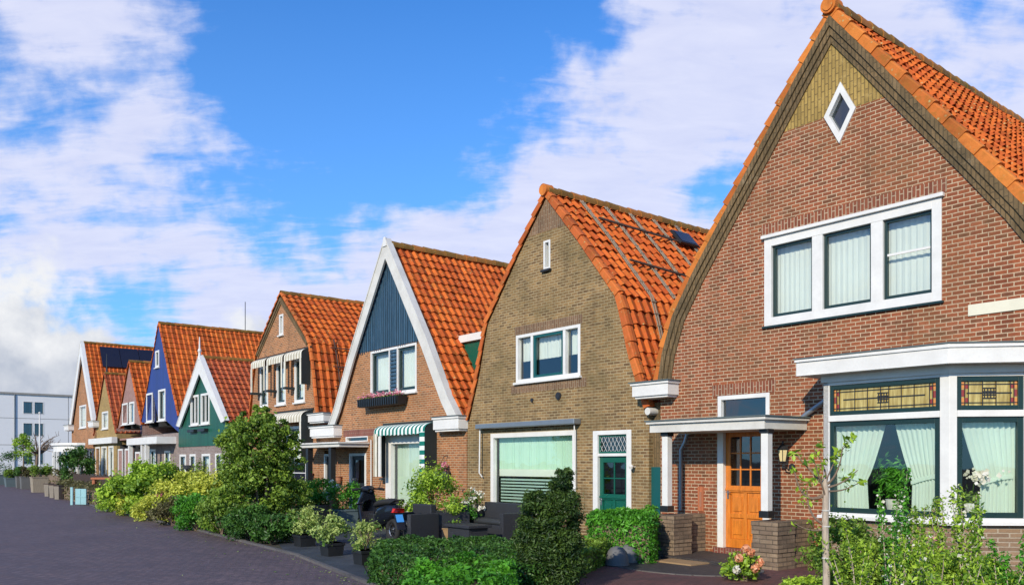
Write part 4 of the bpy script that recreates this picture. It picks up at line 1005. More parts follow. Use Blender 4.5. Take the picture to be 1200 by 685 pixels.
mb = MB(); sheet(mb, low, [(-1.12, 1.48, 3.70, 5.08), (-.22, 1.98, .25, 2.55), (-4.25, -3.55, .1, 2.1), (-2.48, -1.40, .1, 2.0), (-2.72, -1.3, 2.36, 2.52)], 0)
shell(mb, -4.7, 3.86, 2.55, 2.55, L3, body); mb.box(-4.6, 3.7, .15, L3 - .1, 2.7, 2.85); mb.build('wall', M['brick_orange'], h3)
mb = MB(); sheet(mb, up, [], -.01); 
x = -1.95
mb.build('gable_peak', M['slate_blue'], h3)
bd = MB(); x = -2.0
while x < 2.0:      # raised board edges
    zt = min(ztop(wl[::-1] + wr[1:], x), ztop(wl[::-1] + wr[1:], x + .02)) - .05
    if zt > 5.15: bd.box(x, x + .02, -.03, -.011, 5.06 - .03 * ((int(x * 50)) % 2), zt)
    x += .125
bd.build('board_batten', M['slate_blue'], h3)
mb = MB()
for sg in (-1, 1):
    outer = [(0, 8.22), (sg * 2.2, 5.05), (sg * 3.2, 3.42), (sg * 3.62, 2.90)]; inner = [(0, 7.66), (sg * 1.95, 4.86), (sg * 2.92, 3.30), (sg * 3.24, 2.90)]
    for i in range(3):
        ring = [outer[i], outer[i + 1], inner[i + 1], inner[i]]; mb.prism_y(ring, -.16, -.10)
    for i in range(3):
        o2 = [(q[0] + sg * .03, q[1] + .03) for q in outer]; mb.prism_y([outer[i], outer[i + 1], o2[i + 1], o2[i]], -.18, .02)
bb = mb.build('bargeboard', M['white_old'], h3)
mb = MB().prism_y([(-.11, 8.0), (.11, 8.0), (.05, 8.27), (-.05, 8.27)], -.19, -.161); mb.build('finial', M['white'], bb)
w = window(h3, -1.12, 1.48, 3.70, 5.06, fw=.07, splits=(-.02, .44), mul=.05, sash=M['dark_green'], sash_w=.07, curtain='full', cm=M['curtain_white'])
mb = MB()
for i in range(11): mb.box(.01, .41, .0, .03, 3.80 + i * .11, 3.885 + i * .11)
mb.build('louvre', M['slate_blue'], w)
fb = MB().hull([(-1.25, -.33, 3.36), (1.0, -.33, 3.36), (1.0, -.08, 3.36), (-1.25, -.08, 3.36)], [(-1.32, -.38, 3.60), (1.07, -.38, 3.60), (1.07, -.05, 3.60), (-1.32, -.05, 3.60)])
for i in range(18): fb.box(-1.25 + i * .127, -1.19 + i * .127, -.39, -.36, 3.37, 3.59)
fbx = tag(fb.build('flower_box', M['black']), 'long black flower box with pink flowers beneath the upper window of the blue-gabled house', 'flower box'); fbx.location = front(S3); fbx.rotation_euler.z = THETA
rs = np.random.RandomState(3); p = np.column_stack([rs.uniform(-1.25, 1.0, 700), rs.uniform(-.36, -.1, 700), 3.60 + np.abs(rs.normal(0, .055, 700))]); leaves('plants', M['leaf_mid'], p, np.tile([0, 0, 1.], (700, 1)), .05, fbx, 3)
p = np.column_stack([rs.uniform(-1.25, 1.0, 420), rs.uniform(-.38, -.1, 420), 3.64 + np.abs(rs.normal(0, .06, 420))]); leaves('blossoms', M['petal_pink'], p, np.tile([0, -1., .5], (420, 1)), .05, fbx, 4, .9)
cornice(h3, -4.72, -3.0, 2.52, 2.90, .30); cornice(h3, 2.75, 3.92, 2.52, 2.90, .30)
box('soldier_course', M['brick_orange_soldier'], h3, -2.9, -.45, -.006, .01, 2.52, 2.74)
# awning over the ground-floor window
aw = empty('awning', (0, 0, 0), 0, None, None); aw.parent = h3
n = 12; vs = []; x0a, x1a = -.22, 2.5
for i in range(n + 1):
    t = i / n; ang = t * math.pi / 2; y = -.02 - .38 * math.sin(ang); z = 2.80 - .20 * (1 - math.cos(ang)); vs += [(x0a, y, z), (x1a, y, z)]
mb = MB().add(vs, [(2 * i, 2 * i + 1, 2 * i + 3, 2 * i + 2) for i in range(n)]); k = 12
for i in range(k * 2):     # scalloped valance
    xa = x0a + (x1a - x0a) * i / (2 * k); xb = x0a + (x1a - x0a) * (i + 1) / (2 * k); mb.add([(xa, -.40, 2.60), (xb, -.40, 2.60), (xb, -.40, 2.50 - .03 * (i % 2)), (xa, -.40, 2.50 - .03 * ((i + 1) % 2))], [(0, 1, 2, 3)])
mb.build('canopy', M['stripe_green'], aw)
for xx in (x1a, x0a):
    MB().add([(xx, -.02, 2.80), (xx, -.25, 2.76), (xx, -.40, 2.60), (xx, -.40, 1.3), (xx, -.02, 1.3)], [(0, 1, 2, 3, 4)]).build('side_panel', M['awning_dark'], aw)
MB().box(x1a - .22, x1a + .01, -.425, -.405, 1.25, 2.54).build('drape', M['stripe_green_side'], aw); MB().box(x0a, x0a + .2, -.425, -.405, 1.3, 2.54).build('drape', M['stripe_cream'], aw)
MB().box(x0a + .2, x0a + .34, -.38, -.35, 1.3, 2.5).build('drape_board', M['white'], aw)
MB().box(x0a - .1, x1a + .1, -.05, -.0, 2.80, 2.86).build('awning_rail', M['awning_dark'], aw)
window(h3, -.22, 1.98, .25, 2.55, fw=.3, curtain='full', cm=M['curtain'], rec=.1)
# shared porch with two dark posts and two doors
pc = MB().box(-4.6, -1.25, -1.0, 0, 2.18, 2.28).box(-4.66, -1.19, -1.06, 0, 2.28, 2.33).build('porch_canopy', M['white_old'], h3, bevel=.006)
for x in (-3.55, -1.95): box('porch_post', M['black'], h3, x - .08, x + .08, -.95, -.79, 0, 2.18)
for x0, x1 in ((-4.25, -3.55), (-2.48, -1.40)):
    d = MB().box(x0, x0 + .09, -.02, .1, .1, 2.0).box(x1 - .09, x1, -.02, .1, .1, 2.0).box(x0 + .09, x1 - .09, -.02, .1, 1.92, 2.0).build('door_frame', M['white'], h3)
    paneled_door(h3, x0 + .09, x1 - .09, .1, 1.92, M['black'], lites=(1, 1), panels=1)
window(h3, -2.72, -1.3, 2.36, 2.52, fw=.03, curtain='none', sill=False, room=False, name='transom_window'); MB().box(-4.5, -1.2, .5, 1.6, .05, 2.5).build('hallway', M['room'], h3)
mb = MB().lathe([(.03, 0), (.09, .04), (.11, .16), (.09, .2), (.12, .24)], (-3.02, -.12, 1.02), 12); mb.tube([(-3.02, -.02, 1.9), (-3.02, -.15, 1.95), (-3.02, -.14, 1.25)], .012); mb.build('wall_ornament', M['terracotta'], h3)
MB().tube([(-1.02, -.05, 2.4), (-1.02, -.05, .3)], .02).build('drainpipe', M['white'], h3)
# dormer on the right slope
dm = MB().prism_y([(2.05, 5.12), (3.55, 5.0), (3.55, 2.98)], 1.1, 3.6); dmo = dm.build('dormer', M['green_door'], h3)
box('dormer_roof', M['white'], dmo, 1.95, 3.75, 1.0, 3.7, 5.06, 5.26)

# ------------------------------------------------------------ house 4: brick, kinked roof, cream awnings
S4 = -20.02
h4 = empty('awning_house', front(S4), THETA, 'orange brick house with cream striped awnings and kinked tiled roof behind the round tree', 'house', 'houses along the street')
rp = [(0, 7.86), (2.32, 5.9), (2.62, 4.9), (2.98, 3.3)]; L4 = 8
roof(h4, mirror(rp), rp, L4, M['tile_orange'], tw=.25, th=.32, ns=6, seed=41, mv=M['tile_verge'])
wr = offset(rp, .07); wr[0] = (0, 7.72); wl = mirror(wr); poly = dedupe(house_poly(-3.1, 3.1, wl, wr))
ups = [(-1.98, -1.2), (-.42, .40), (1.15, 1.98)]
mb = MB(); sheet(mb, poly, [(-.18, .18, 6.35, 7.1)] + [(a, b, 3.82, 5.35) for a, b in ups] + [(.0, 2.15, .75, 3.0)], 0); shell(mb, -3.1, 3.1, 3.3, 3.3, L4, poly); mb.box(-3, 3, .15, L4 - .1, 3.2, 3.35)
mb.build('wall', M['brick_orange'], h4)
for a, b, yy in ((.0, .10, -.06), (.10, .18, -.03)):
    mb = MB()
    for base in (wr[:2], wl[:2]):
        sg = 1 if base[1][0] > 0 else -1; P, Q = offset(base, a * sg), offset(base, b * sg); P[0] = (0, base[0][1] - a * 1.3); Q[0] = (0, base[0][1] - b * 1.3); mb.prism_y([P[0], P[1], Q[1], Q[0]], yy, 0)
    mb.build('brick_band', M['brick_band'], h4)
window(h4, -.18, .18, 6.35, 7.1, fw=.07, curtain='full')
for a, b in ups: window(h4, a, b, 3.82, 5.35, fw=.09, sash=M['dark_green'], sash_w=.06, curtain='full')
def small_awning(parent, xa, xb, zt, drop, out, m, side_h, last=True):
    aw = empty('awning', (0, 0, 0), 0, None, None); aw.parent = parent; n = 8; vs = []
    for i in range(n + 1):
        t = i / n; ang = t * math.pi / 2; vs += [(xa, -.02 - out * math.sin(ang), zt - drop * (1 - math.cos(ang))), (xb, -.02 - out * math.sin(ang), zt - drop * (1 - math.cos(ang)))]
    mb = MB().add(vs, [(2 * i, 2 * i + 1, 2 * i + 3, 2 * i + 2) for i in range(n)]); mb.add([(xa, -.02 - out, zt - drop), (xb, -.02 - out, zt - drop), (xb, -.02 - out, zt - drop - .16), (xa, -.02 - out, zt - drop - .16)], [(0, 1, 2, 3)])
    mb.build('canopy', m, aw)
    for q in (xa, xb - .12): MB().box(q, q + .16 if q == xa else q + .12, -.03 - out, -.02 - out, zt - side_h, zt - drop - .165).build('drape', m, aw)
    MB().box(xa, xa + .2, -.06 - out, .0, zt - side_h - .08, zt - side_h - .002).build('drape_rail', M['awning_dark'], aw)
    if last:
        xx = xb + .004; MB().add([(xx, -.0, zt), (xx, -out * .6, zt - drop * .2), (xx, -.02 - out, zt - drop), (xx, -.02 - out, zt - side_h), (xx, 0, zt - side_h)], [(0, 1, 2, 3, 4)]).build('side_panel', M['awning_dark'], aw)
    return aw
for a, b in ((-2.05, -.72), (-.55, .85), (1.0, 2.42)): small_awning(h4, a, b, 5.62, .2, .32, M['stripe_cream'], 1.25, a > 0)
small_awning(h4, -.3, 2.62, 3.5, .25, .42, M['stripe_cream'], 1.7)
box('awning_rail', M['awning_dark'], h4, -2.2, 2.5, -.05, 0, 5.62, 5.68); box('awning_rail', M['awning_dark'], h4, -.4, 2.7, -.05, 0, 3.51, 3.57)
window(h4, .0, 2.15, .75, 3.0, fw=.1, splits=(.75,), mul=.08, sash=M['dark_green'], sash_w=.06, curtain='half', bars=((.1, 2.05, 2.2, .04), (.1, 2.05, 1.35, .03)))
cornice(h4, 2.75, 3.9, 3.02, 3.34, .25)
mb = MB(); sp4 = [Vector(p) for p in rp]
for y in (.9, 1.6, 2.3, 3.0):
    A_ = [on_slope(sp4, q, .1) for q in np.linspace(3.0, 5.5, 6)]
    for p, q in zip(A_, A_[1:]): mb.beam((p.x, y, p.y), (q.x, y, q.y), .035, .035, (0, 1, 0))
for a_ in (3.3, 4.0, 4.7, 5.3): p = on_slope(sp4, a_, .13); mb.beam((p.x, .7, p.y), (p.x, 3.3, p.y), .035, .035)
mb.build('roof_lattice', M['timber_dark'], h4)
mb = MB().lathe([(.0, 0), (.05, .02), (.10, .16), (.12, .2)], (2.65, -.12, 1.15), 10); mb.build('wall_planter', M['terracotta'], h4)

# ------------------------------------------------------------ farther houses
def simple_gable(name, label, S, rp, L, wall_m, roof_m, xl, xr, seed, barge=False, split=None, upper_m=None, wins=(), verges=True, gh=None, th=.32, up_out=.04, wframe=None):
    h = empty(name, front(S), THETA, label, 'house', 'houses along the street')
    roof(h, mirror(rp), rp, L, roof_m, verges=verges, tw=.25, th=th, ns=4, seed=seed, y0=0 if barge else -.04, mv=roof_m)
    wr = offset(rp, .07); wr[0] = (0, rp[0][1] - .14); wl = mirror(wr); poly = dedupe(house_poly(xl, xr, [(max(x, xl), z) for x, z in wl], [(min(x, xr), z) for x, z in wr]))
    mb = MB()
    if split:
        low, up = _clip(poly, split, -1), _clip(poly, split, 1)
        sheet(mb, low, [w[:4] for w in wins if w[3] < split], 0); ub = MB(); sheet(ub, up, [w[:4] for w in wins if w[2] > split], -up_out); 
        ub.add([(up[0][0], 0, split), (xr, 0, split), (xr, -up_out, split), (up[0][0], -up_out, split)], [(0, 1, 2, 3)]); ub.build('gable_boarding', upper_m, h)
    else: sheet(mb, poly, [w[:4] for w in wins], 0)
    shell(mb, xl, xr, rp[-1][1], rp[-1][1], L, poly); mb.box(xl + .1, xr - .1, .15, L - .1, 3.0, 3.1); mb.build('wall', wall_m, h)
    for w in wins:
        kw = w[4] if len(w) > 4 else {}
        fw_ = kw.pop('fw', .1)
        window(h, w[0], w[1], w[2], w[3], fw=fw_, proud=.03 + (up_out if split and w[2] > split else 0), rec=.04, sash=kw.pop('sash', M['dark_green']), sash_w=.05, curtain=kw.pop('curtain', 'full'), **kw)
    if barge:
        mb = MB(); bw_ = barge
        for sg in (-1, 1):
            rp2 = [(x * sg, z + .08) for x, z in rp]; inn = [(0, rp[0][1] + .08 - bw_ * 1.9)] + [(q[0], q[1]) for q in [(sg * (x - bw_), z + .02) for x, z in rp[1:]]]
            for i in range(len(rp) - 1): mb.prism_y([rp2[i], rp2[i + 1], inn[i + 1], inn[i]], -.18, -.11)
            for i in range(len(rp) - 1): mb.prism_y([rp2[i], rp2[i + 1], (rp2[i + 1][0] + sg * .03, rp2[i + 1][1] + .03), (rp2[i][0], rp2[i][1] + .04)], -.2, .02)
        mb.build('bargeboard', M['white'], h)
    return h
S5 = -28.47
h5 = simple_gable('green_house', 'small house with dark green boarded gable, white bargeboards and pointed finial', S5, [(0, 6.35), (3.15, 3.35)], 6, M['brick_mauve'], M['tile_red'], -3.3, 3.3, 51, barge=.42, split=2.45, upper_m=M['green_boards'], verges=False,
    wins=[(-1.5, -.42, 3.4, 4.75, dict(splits=(-.96,), mul=.04)), (-.12, .98, 3.4, 4.75, dict(splits=(.43,), mul=.04)), (-3.2, -2.3, .2, 2.1, {}), (-1.75, -.95, .2, 2.1, {}), (-.1, .95, .5, 2.1, {}), (1.6, 2.6, .5, 2.1, {})])
MB().lathe([(.07, 0), (.05, .3), (.09, .38), (.04, .5), (.02, 1.0)], (0, -.15, 6.25), 8).build('finial', M['white'], h5)
mb = MB(); mb.box(-1.5, -.6, -.22, -.06, 3.08, 3.2).box(-.1, .8, -.22, -.06, 3.08, 3.2); mb.build('window_box', M['black'], h5)
mb = MB().lathe([(.05, 0), (.16, .15), (.18, .3)], (-1.25, -.25, 1.3), 10); mb.build('wall_planter', M['pot_dark'], h5); 
mb = MB().lathe([(.05, 0), (.18, .2), (.2, .35)], (.6, -.35, 1.0), 10); hp = mb.build('hanging_planter', M['pot_dark'], h5)
rs = np.random.RandomState(8); p = rs.normal(0, .15, (300, 3)) + [.6, -.35, 1.5]; leaves('plants', M['leaf_mid'], p, p * 0 + [0, 0, 1], .09, h5, 8)
S6 = -34.94
h6 = simple_gable('cobalt_blue_house', 'tall house with cobalt blue boarded gable and three white-framed windows', S6, [(0, 8.7), (1.75, 5.9), (3.1, 3.9)], 9, M['brick_mauve'], M['tile_orange'], -3.2, 3.2, 61, split=3.15, upper_m=M['cobalt'],
    wins=[(-2.1, -1.0, 3.8, 5.3, {}), (.0, 1.15, 3.8, 5.35, {}), (-.5, .12, 6.5, 7.35, {}), (-2.2, -.6, .4, 2.4, dict(splits=(-1.4,))), (.9, 1.8, .2, 2.3, dict(curtain='full'))])
MB().tube([(0, 4.4, 8.7), (0, 4.4, 10.3)], .02).build('aerial', M['iron'], h6)
pc = box('porch_canopy', M['white'], h6, -2.6, 2.7, -.9, 0, 2.62, 2.95)
for x in (-2.4, -.1, .6): box('porch_post', M['white'], h6, x - .09, x + .09, -.85, -.67, 0, 2.62)
S7 = -40.49
simple_gable('pink_brick_house', 'narrow pink brick house between the cobalt blue and the ochre gables', S7, [(0, 7.3), (2.5, 3.7)], 7, M['brick_pink'], M['tile_orange'], -2.9, 2.5, 71,
    wins=[(-1.5, -.35, 3.85, 5.05, dict(sash=None)), (.0, 1.0, 3.85, 5.05, dict(sash=None)), (-2.4, -1.4, .2, 2.5, dict(sash=None)), (-.9, .3, .2, 2.5, dict(sash=None)), (1.2, 2.1, .4, 2.3, {})])
S8 = -46.03
h8 = simple_gable('ochre_brick_house', 'small ochre yellow brick house, its gable edged in dark red tiles', S8, [(0, 7.1), (2.7, 3.4)], 6, M['brick_ochre'], M['tile_red'], -2.75, 2.75, 81, split=None,
    wins=[(-.64, .85, 3.75, 4.8, dict(sash=None)), (-2.3, -1.2, .3, 2.7, dict(sash=None)), (-.8, .5, .3, 2.7, dict(sash=None)), (.95, 2.1, .3, 2.7, dict(sash=None))])
box('cornice', M['white'], h8, -2.9, 2.9, -.3, 0, 2.85, 3.2); MB().tube([(0, .1, 7.0), (0, .1, 8.3)], [.06, .02]).build('finial', M['iron'], h8)
S9 = -51.71
h9 = simple_gable('panelled_roof_house', 'farthest tall brick house with white bargeboard and dark solar panels on its roof', S9, [(0, 9.6), (3.5, 4.2)], 10, M['brick_orange'], M['tile_orange'], -3.6, 3.6, 91, barge=.5, verges=False,
    wins=[(-1.1, .8, 4.0, 5.5, dict(sash=None)), (-2.6, -.5, .3, 2.6, dict(sash=None)), (.9, 2.8, .3, 2.6, dict(sash=None))])
cornice(h9, -4.3, -2.9, 3.9, 4.3, .35); cornice(h9, 2.9, 4.2, 3.9, 4.3, .35)
sp9 = [Vector((0, 9.6)), Vector((3.5, 4.2))]; a, b = on_slope(sp9, .35, .16), on_slope(sp9, 2.0, .16); c_, d_ = on_slope(sp9, .35, .09), on_slope(sp9, 2.0, .09)
for k in range(7):
    y0 = .9 + k * 1.2; MB().hull([(a.x, y0, a.y), (b.x, y0, b.y), (d_.x, y0, d_.y), (c_.x, y0, c_.y)], [(a.x, y0 + 1.17, a.y), (b.x, y0 + 1.17, b.y), (d_.x, y0 + 1.17, d_.y), (c_.x, y0 + 1.17, c_.y)]).build('solar_panel', M['panel_dark'], h9)
# white bay at the end house
by = empty('garden_pavilion', front(-50.6, .6), THETA, 'white flat-roofed rounded garden pavilion in front of the farthest house', 'pavilion')
mb = MB(); n = 10; rr = 1.9
arc = [(rr * math.cos(math.pi + math.pi * k / n) * 1.1, rr * math.sin(math.pi + math.pi * k / n) * .7) for k in range(n + 1)]
mb.prism_z(arc, 0, .7); mb.prism_z(arc, 2.4, 2.8); mb.prism_z([(x * 1.08, y * 1.1) for x, y in arc], 2.8, 2.95)
for x, y in arc: mb.box(x - .08, x + .08, y - .05, y + .11, .7, 2.4)
mb.build('wall', M['white'], by); mb = MB(); mb.add([(x * .97, y * .97, .7) for x, y in arc] + [(x * .97, y * .97, 2.4) for x, y in arc], [(k, k + 1, n + 2 + k, n + 1 + k) for k in range(n)]); mb.build('pane', M['glass_blue'], by)

# apartment block at the end of the street
ab = empty('apartment_block', (-53.9, 89, 0), math.atan2(.66, .75), 'long white flat-roofed apartment block across the end of the street', 'apartment building')
mb = MB(); holes = [(x0, x0 + .95, z0, z1) for z0, z1 in ((1.5, 2.85), (4.55, 6.0), (6.95, 8.3)) for x0 in (2.1, 3.15)]
XE = 22
sheet(mb, [(-14, 0), (XE, 0), (XE, 9.0), (-14, 9.0)], holes, 0, .15); mb.add([(-14, 0, 0), (-14, 10, 0), (-14, 10, 9.0), (-14, 0, 9.0), (XE, 0, 0), (XE, 10, 0), (XE, 10, 9.0), (XE, 0, 9.0)], [(0, 1, 2, 3), (4, 5, 6, 7), (1, 5, 6, 2), (3, 2, 6, 7)])
mb.build('wall', M['render_white'], ab)
MB().box(-14.1, XE + .1, -.12, 10.1, 9.0, 9.2).build('roof_edge', M['stone'], ab)
mb = MB()
for zf in (3.6, 6.45): mb.box(-14, XE, -.012, -.0, zf, zf + .05)
for x in (-7, -2.5, 1.4, 6.5, 13): mb.box(x, x + .05, -.013, 0, 0, 9.0)
mb.build('panel_joints', M['stone'], ab)
for (x0, x1, z0, z1) in holes: window(ab, x0, x1, z0, z1, fw=.06, sash=M['pot_grey_green'], sash_w=.06, curtain='sides', cm=M['blind'], glass=M['glass_blue'], sill=False)
MB().tube([(1.3, -.08, 0), (1.3, -.08, 9.0)], .05, 6).build('drainpipe', M['zinc'], ab); MB().box(8, 12, -1.2, 0, 2.6, 2.75).build('entrance_canopy', M['stone'], ab); MB().box(8.6, 10.2, -.03, 0, 0, 2.3).build('door', M['teal'], ab)

# ------------------------------------------------------------ things by the houses
def armchair(label, loc, rz, w=.82, seats=1):
    r = empty('rattan_armchair' if seats == 1 else 'rattan_sofa', loc, rz, label, 'armchair' if seats == 1 else 'sofa', 'dark rattan garden seats')
    W = w * seats
    box('seat', M['rattan'], r, -W / 2 + .1, W / 2 - .1, -.4, .3, .05, .36, .015); box('backrest', M['rattan'], r, -W / 2 + .1, W / 2 - .1, .24, .4, .1, .80, .02)
    for sx in (-1, 1): box('armrest', M['rattan'], r, sx * (W / 2) - .06 - .05 * sx, sx * (W / 2) + .06 - .05 * sx, -.42, .38, .0, .62, .015)
    box('cushion', M['pot_dark'], r, -W / 2 + .12, W / 2 - .12, -.4, .22, .362, .46, .04)
    return r
armchair('dark rattan armchair directly behind the scooter', gp(484, 18.3), THETA + R(8))
armchair('dark rattan armchair between the scooter-side armchair and the flower basket', gp(524, 18.9), THETA + R(-14))
armchair('dark rattan two-seat sofa under the wide window of the olive house', gp(580, 18.9), THETA + R(0), seats=2)
t_ = empty('coffee_table', gp(548, 17.7), THETA, 'low dark rattan table in front of the two-seat sofa', 'table', None); box('table_top', M['rattan'], t_, -.45, .45, -.3, .3, .36, .42, .01); box('base', M['rattan'], t_, -.38, .38, -.24, .24, 0, .36)

def scooter(loc, rz):
    r = empty('motor_scooter', loc, rz, 'dark motor scooter with blue rear plate parked among the flower pots', 'scooter')
    for x, nm in ((-.62, 'rear'), (.62, 'front')):
        mb = MB(); n = 24; ring = []
        for k in range(n + 1): a = 2 * math.pi * k / n; ring.append((x + .19 * math.cos(a), 0, .245 + .19 * math.sin(a)))
        mb.tube(ring, .052, 10); wh = mb.build('wheel', M['rubber'], r, smooth=True)
        mb = MB().disc_y((x, .245), .05, -.05, .05, 12)
        for k in range(5): a = 2 * math.pi * k / 5; mb.beam((x, 0, .245), (x + .16 * math.cos(a), 0, .245 + .16 * math.sin(a)), .03, .02, (0, 1, 0))
        ring = [(x + .15 * math.cos(2 * math.pi * k / 20), 0, .245 + .15 * math.sin(2 * math.pi * k / 20)) for k in range(21)]; mb.tube(ring, .018, 6); mb.build('rim', M['chrome'], wh)
    def loft(secs):   # secs: (x, halfwidth, zlow, zhigh)
        mb = MB(); n = 12; vs = []
        for x, hw, z0, z1 in secs:
            for k in range(n):
                a = 2 * math.pi * k / n; ca, sa_ = math.cos(a), math.sin(a); e = .75
                vs.append((x, hw * math.copysign(abs(ca) ** e, ca), (z0 + z1) / 2 + (z1 - z0) / 2 * math.copysign(abs(sa_) ** e, sa_)))
        fs = [(i * n + k, i * n + (k + 1) % n, (i + 1) * n + (k + 1) % n, (i + 1) * n + k) for i in range(len(secs) - 1) for k in range(n)] + [tuple(range(n)), tuple((len(secs) - 1) * n + k for k in range(n))]
        return mb.add(vs, fs)
    loft([(-.86, .05, .62, .68), (-.78, .12, .52, .74), (-.55, .16, .42, .76), (-.25, .17, .34, .72), (-.02, .15, .28, .60), (.06, .10, .26, .42)]).build('body', M['plastic'], r, smooth=True)
    loft([(-.72, .08, .75, .82), (-.55, .15, .74, .86), (-.2, .15, .70, .82), (.0, .11, .66, .76)]).build('seat', M['rubber'], r, smooth=True)
    MB().box(-.05, .34, -.17, .17, .24, .30).build('floorboard', M['plastic'], r, bevel=.02)
    sh = MB().hull([(.34, -.20, .26), (.34, .20, .26), (.40, .20, .26), (.40, -.20, .26)], [(.46, -.22, .72), (.46, .22, .72), (.56, .20, .72), (.56, -.20, .72)])
    sh.hull([(.46, -.22, .72), (.46, .22, .72), (.56, .20, .72), (.56, -.20, .72)], [(.40, -.12, .98), (.40, .12, .98), (.52, .12, .98), (.52, -.12, .98)]); sh.build('leg_shield', M['plastic'], r, bevel=.03)
    MB().tube([(.44, -.34, 1.0), (.46, -.15, 1.02), (.46, .15, 1.02), (.44, .34, 1.0)], .018, 8).build('handlebar', M['rubber'], r)
    MB().tube([(.56, 0, .75), (.62, 0, .46), (.62, 0, .25)], .035, 8).build('fork', M['iron'], r)
    loft([(.46, .08, .40, .44), (.62, .09, .46, .52), (.80, .06, .36, .42)]).build('front_fender', M['plastic'], r, smooth=True)
    for sy in (-1, 1):
        mb = MB().tube([(.45, sy * .25, 1.01), (.44, sy * .30, 1.2)], .007, 5); mb.lathe([(.01, -.01), (.06, .0), (.055, .03), (.02, .04)], (.44, sy * .31, 1.2), 10); mb.build('mirror', M['black'], r)
    loft([(.50, .08, .84, .96), (.58, .07, .86, .94), (.61, .03, .88, .92)]).build('headlight', M['lamp_glass'], r, smooth=True)
    MB().hull([(-.84, -.12, .60), (-.84, .12, .60), (-.78, .13, .60), (-.78, -.13, .60)], [(-.90, -.10, .68), (-.90, .10, .68), (-.80, .11, .68), (-.80, -.11, .68)]).build('tail_light', M['lens_red'], r, bevel=.01)
    fd = MB().hull([(-.82, -.10, .60), (-.82, .10, .60), (-.79, .10, .60), (-.79, -.10, .60)], [(-.98, -.09, .28), (-.98, .09, .28), (-.96, .09, .28), (-.96, -.09, .28)]).build('rear_fender', M['plastic'], r, bevel=.01)
    MB().hull([(-.855, -.075, .56), (-.855, .075, .56), (-.845, .075, .56), (-.845, -.075, .56)], [(-.925, -.075, .42), (-.925, .075, .42), (-.915, .075, .42), (-.915, -.075, .42)]).build('license_plate', M['plate_blue'], r)
    MB().tube([(-.2, -.2, .25), (-.5, -.2, .28), (-.78, -.2, .36)], [.03, .05, .05], 10).build('exhaust', M['chrome'], r, smooth=True)
    mb = MB(); mb.tube([(-.70, -.12, .78), (-.86, -.1, .84), (-.86, .1, .84), (-.70, .12, .78)], .012, 6); mb.build('grab_rail', M['iron'], r)
    MB().tube([(.0, .08, .26), (-.03, .26, .02)], .012, 6).build('kickstand', M['iron'], r)
    loft([(.36, .05, .95, 1.02), (.42, .13, .93, 1.09), (.52, .14, .90, 1.08), (.60, .08, .88, 1.0)]).build('handlebar_cowl', M['plastic'], r, smooth=True)
    loft([(.42, .15, .30, .80), (.52, .20, .34, .86), (.60, .15, .44, .84), (.64, .06, .55, .78)]).build('front_panel', M['plastic'], r, smooth=True)
    MB().box(-.14, .10, .05, .17, .25, .55).box(-.14, .10, -.17, -.05, .25, .55).build('engine_cover', M['iron'], r, bevel=.02)
    for sy in (-1, 1): MB().tube([(.44, sy * .22, 1.02), (.43, sy * .36, 1.0)], .026, 8).build('grip', M['rubber'], r)
    return r
a0, a1 = gp(464, 17.9), gp(424, 19.2)
sc_ = scooter((a0 + a1) / 2, math.atan2(a1.y - a0.y, a1.x - a0.x))
sc_.scale = (1.1, 1.1, 1.1)

def planter(label, loc, kind, m, h, r, leafm, n, lr, lh, size, seed, name='potted_plant', group='potted plants by the houses', rz=None, flowers=None, fn=0):
    root = empty(name, loc, THETA if rz is None else rz, label, 'potted plant', group)
    if kind == 'box': mb = MB().hull([(-r * .86, -r * .86, 0), (r * .86, -r * .86, 0), (r * .86, r * .86, 0), (-r * .86, r * .86, 0)], [(-r, -r, h), (r, -r, h), (r, r, h), (-r, r, h)]); mb.box(-r * 1.06, r * 1.06, -r * 1.06, r * 1.06, h - .05, h)
    else: mb = MB().lathe([(r * .62, 0), (r * .85, h * .45), (r, h * .9), (r * 1.08, h * .92), (r * 1.08, h), (r * .9, h), (r * .88, h * .9)], n=18)
    mb.build('pot', m, root, bevel=.006)
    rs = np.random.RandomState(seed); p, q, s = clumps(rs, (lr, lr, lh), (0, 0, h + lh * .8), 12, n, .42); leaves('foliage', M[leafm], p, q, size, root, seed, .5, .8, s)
    mb = MB()
    for i in range(5): a = i * 1.26; mb.tube([(0, 0, h - .02), (math.cos(a) * lr * .3, math.sin(a) * lr * .3, h + lh * .7), (math.cos(a) * lr * .6, math.sin(a) * lr * .6, h + lh * 1.3)], [.012, .008, .004], 5)
    mb.build('stems', M['bark'], root)
    if flowers:
        p, q, s = clumps(rs, (lr * 1.02, lr * 1.02, lh * 1.02), (0, 0, h + lh * .85), 10, fn, .3, .8); leaves('blossoms', M[flowers], p, q, size * .9, root, seed + 1, .9, .8, s)
    return root
planter('variegated shrub in black box pot, leftmost of the row along the road', gnd(357, 640), 'box', M['black'], .25, .18, 'leaf_varieg', 1500, .30, .32, .06, 101)
planter('variegated bush in black box pot, middle of the row along the road', gnd(389, 651), 'box', M['black'], .25, .17, 'leaf_varieg', 1500, .25, .28, .055, 102)
planter('thin yellow variegated shrub in black box pot just left of the scooter wheel', gnd(428, 661), 'box', M['black'], .25, .16, 'leaf_varieg', 1000, .23, .28, .055, 103)
planter('leafy green plant in weathered grey planter left of the porch', gp(375, 22.2), 'box', M['pot_grey'], .62, .30, 'leaf_bright', 1900, .42, .36, .07, 104)
planter('rounded green shrub in grey planter right behind the scooter handlebar', gp(405, 21.2), 'box', M['pot_grey_green'], .55, .26, 'leaf_bright', 1900, .34, .36, .055, 105)
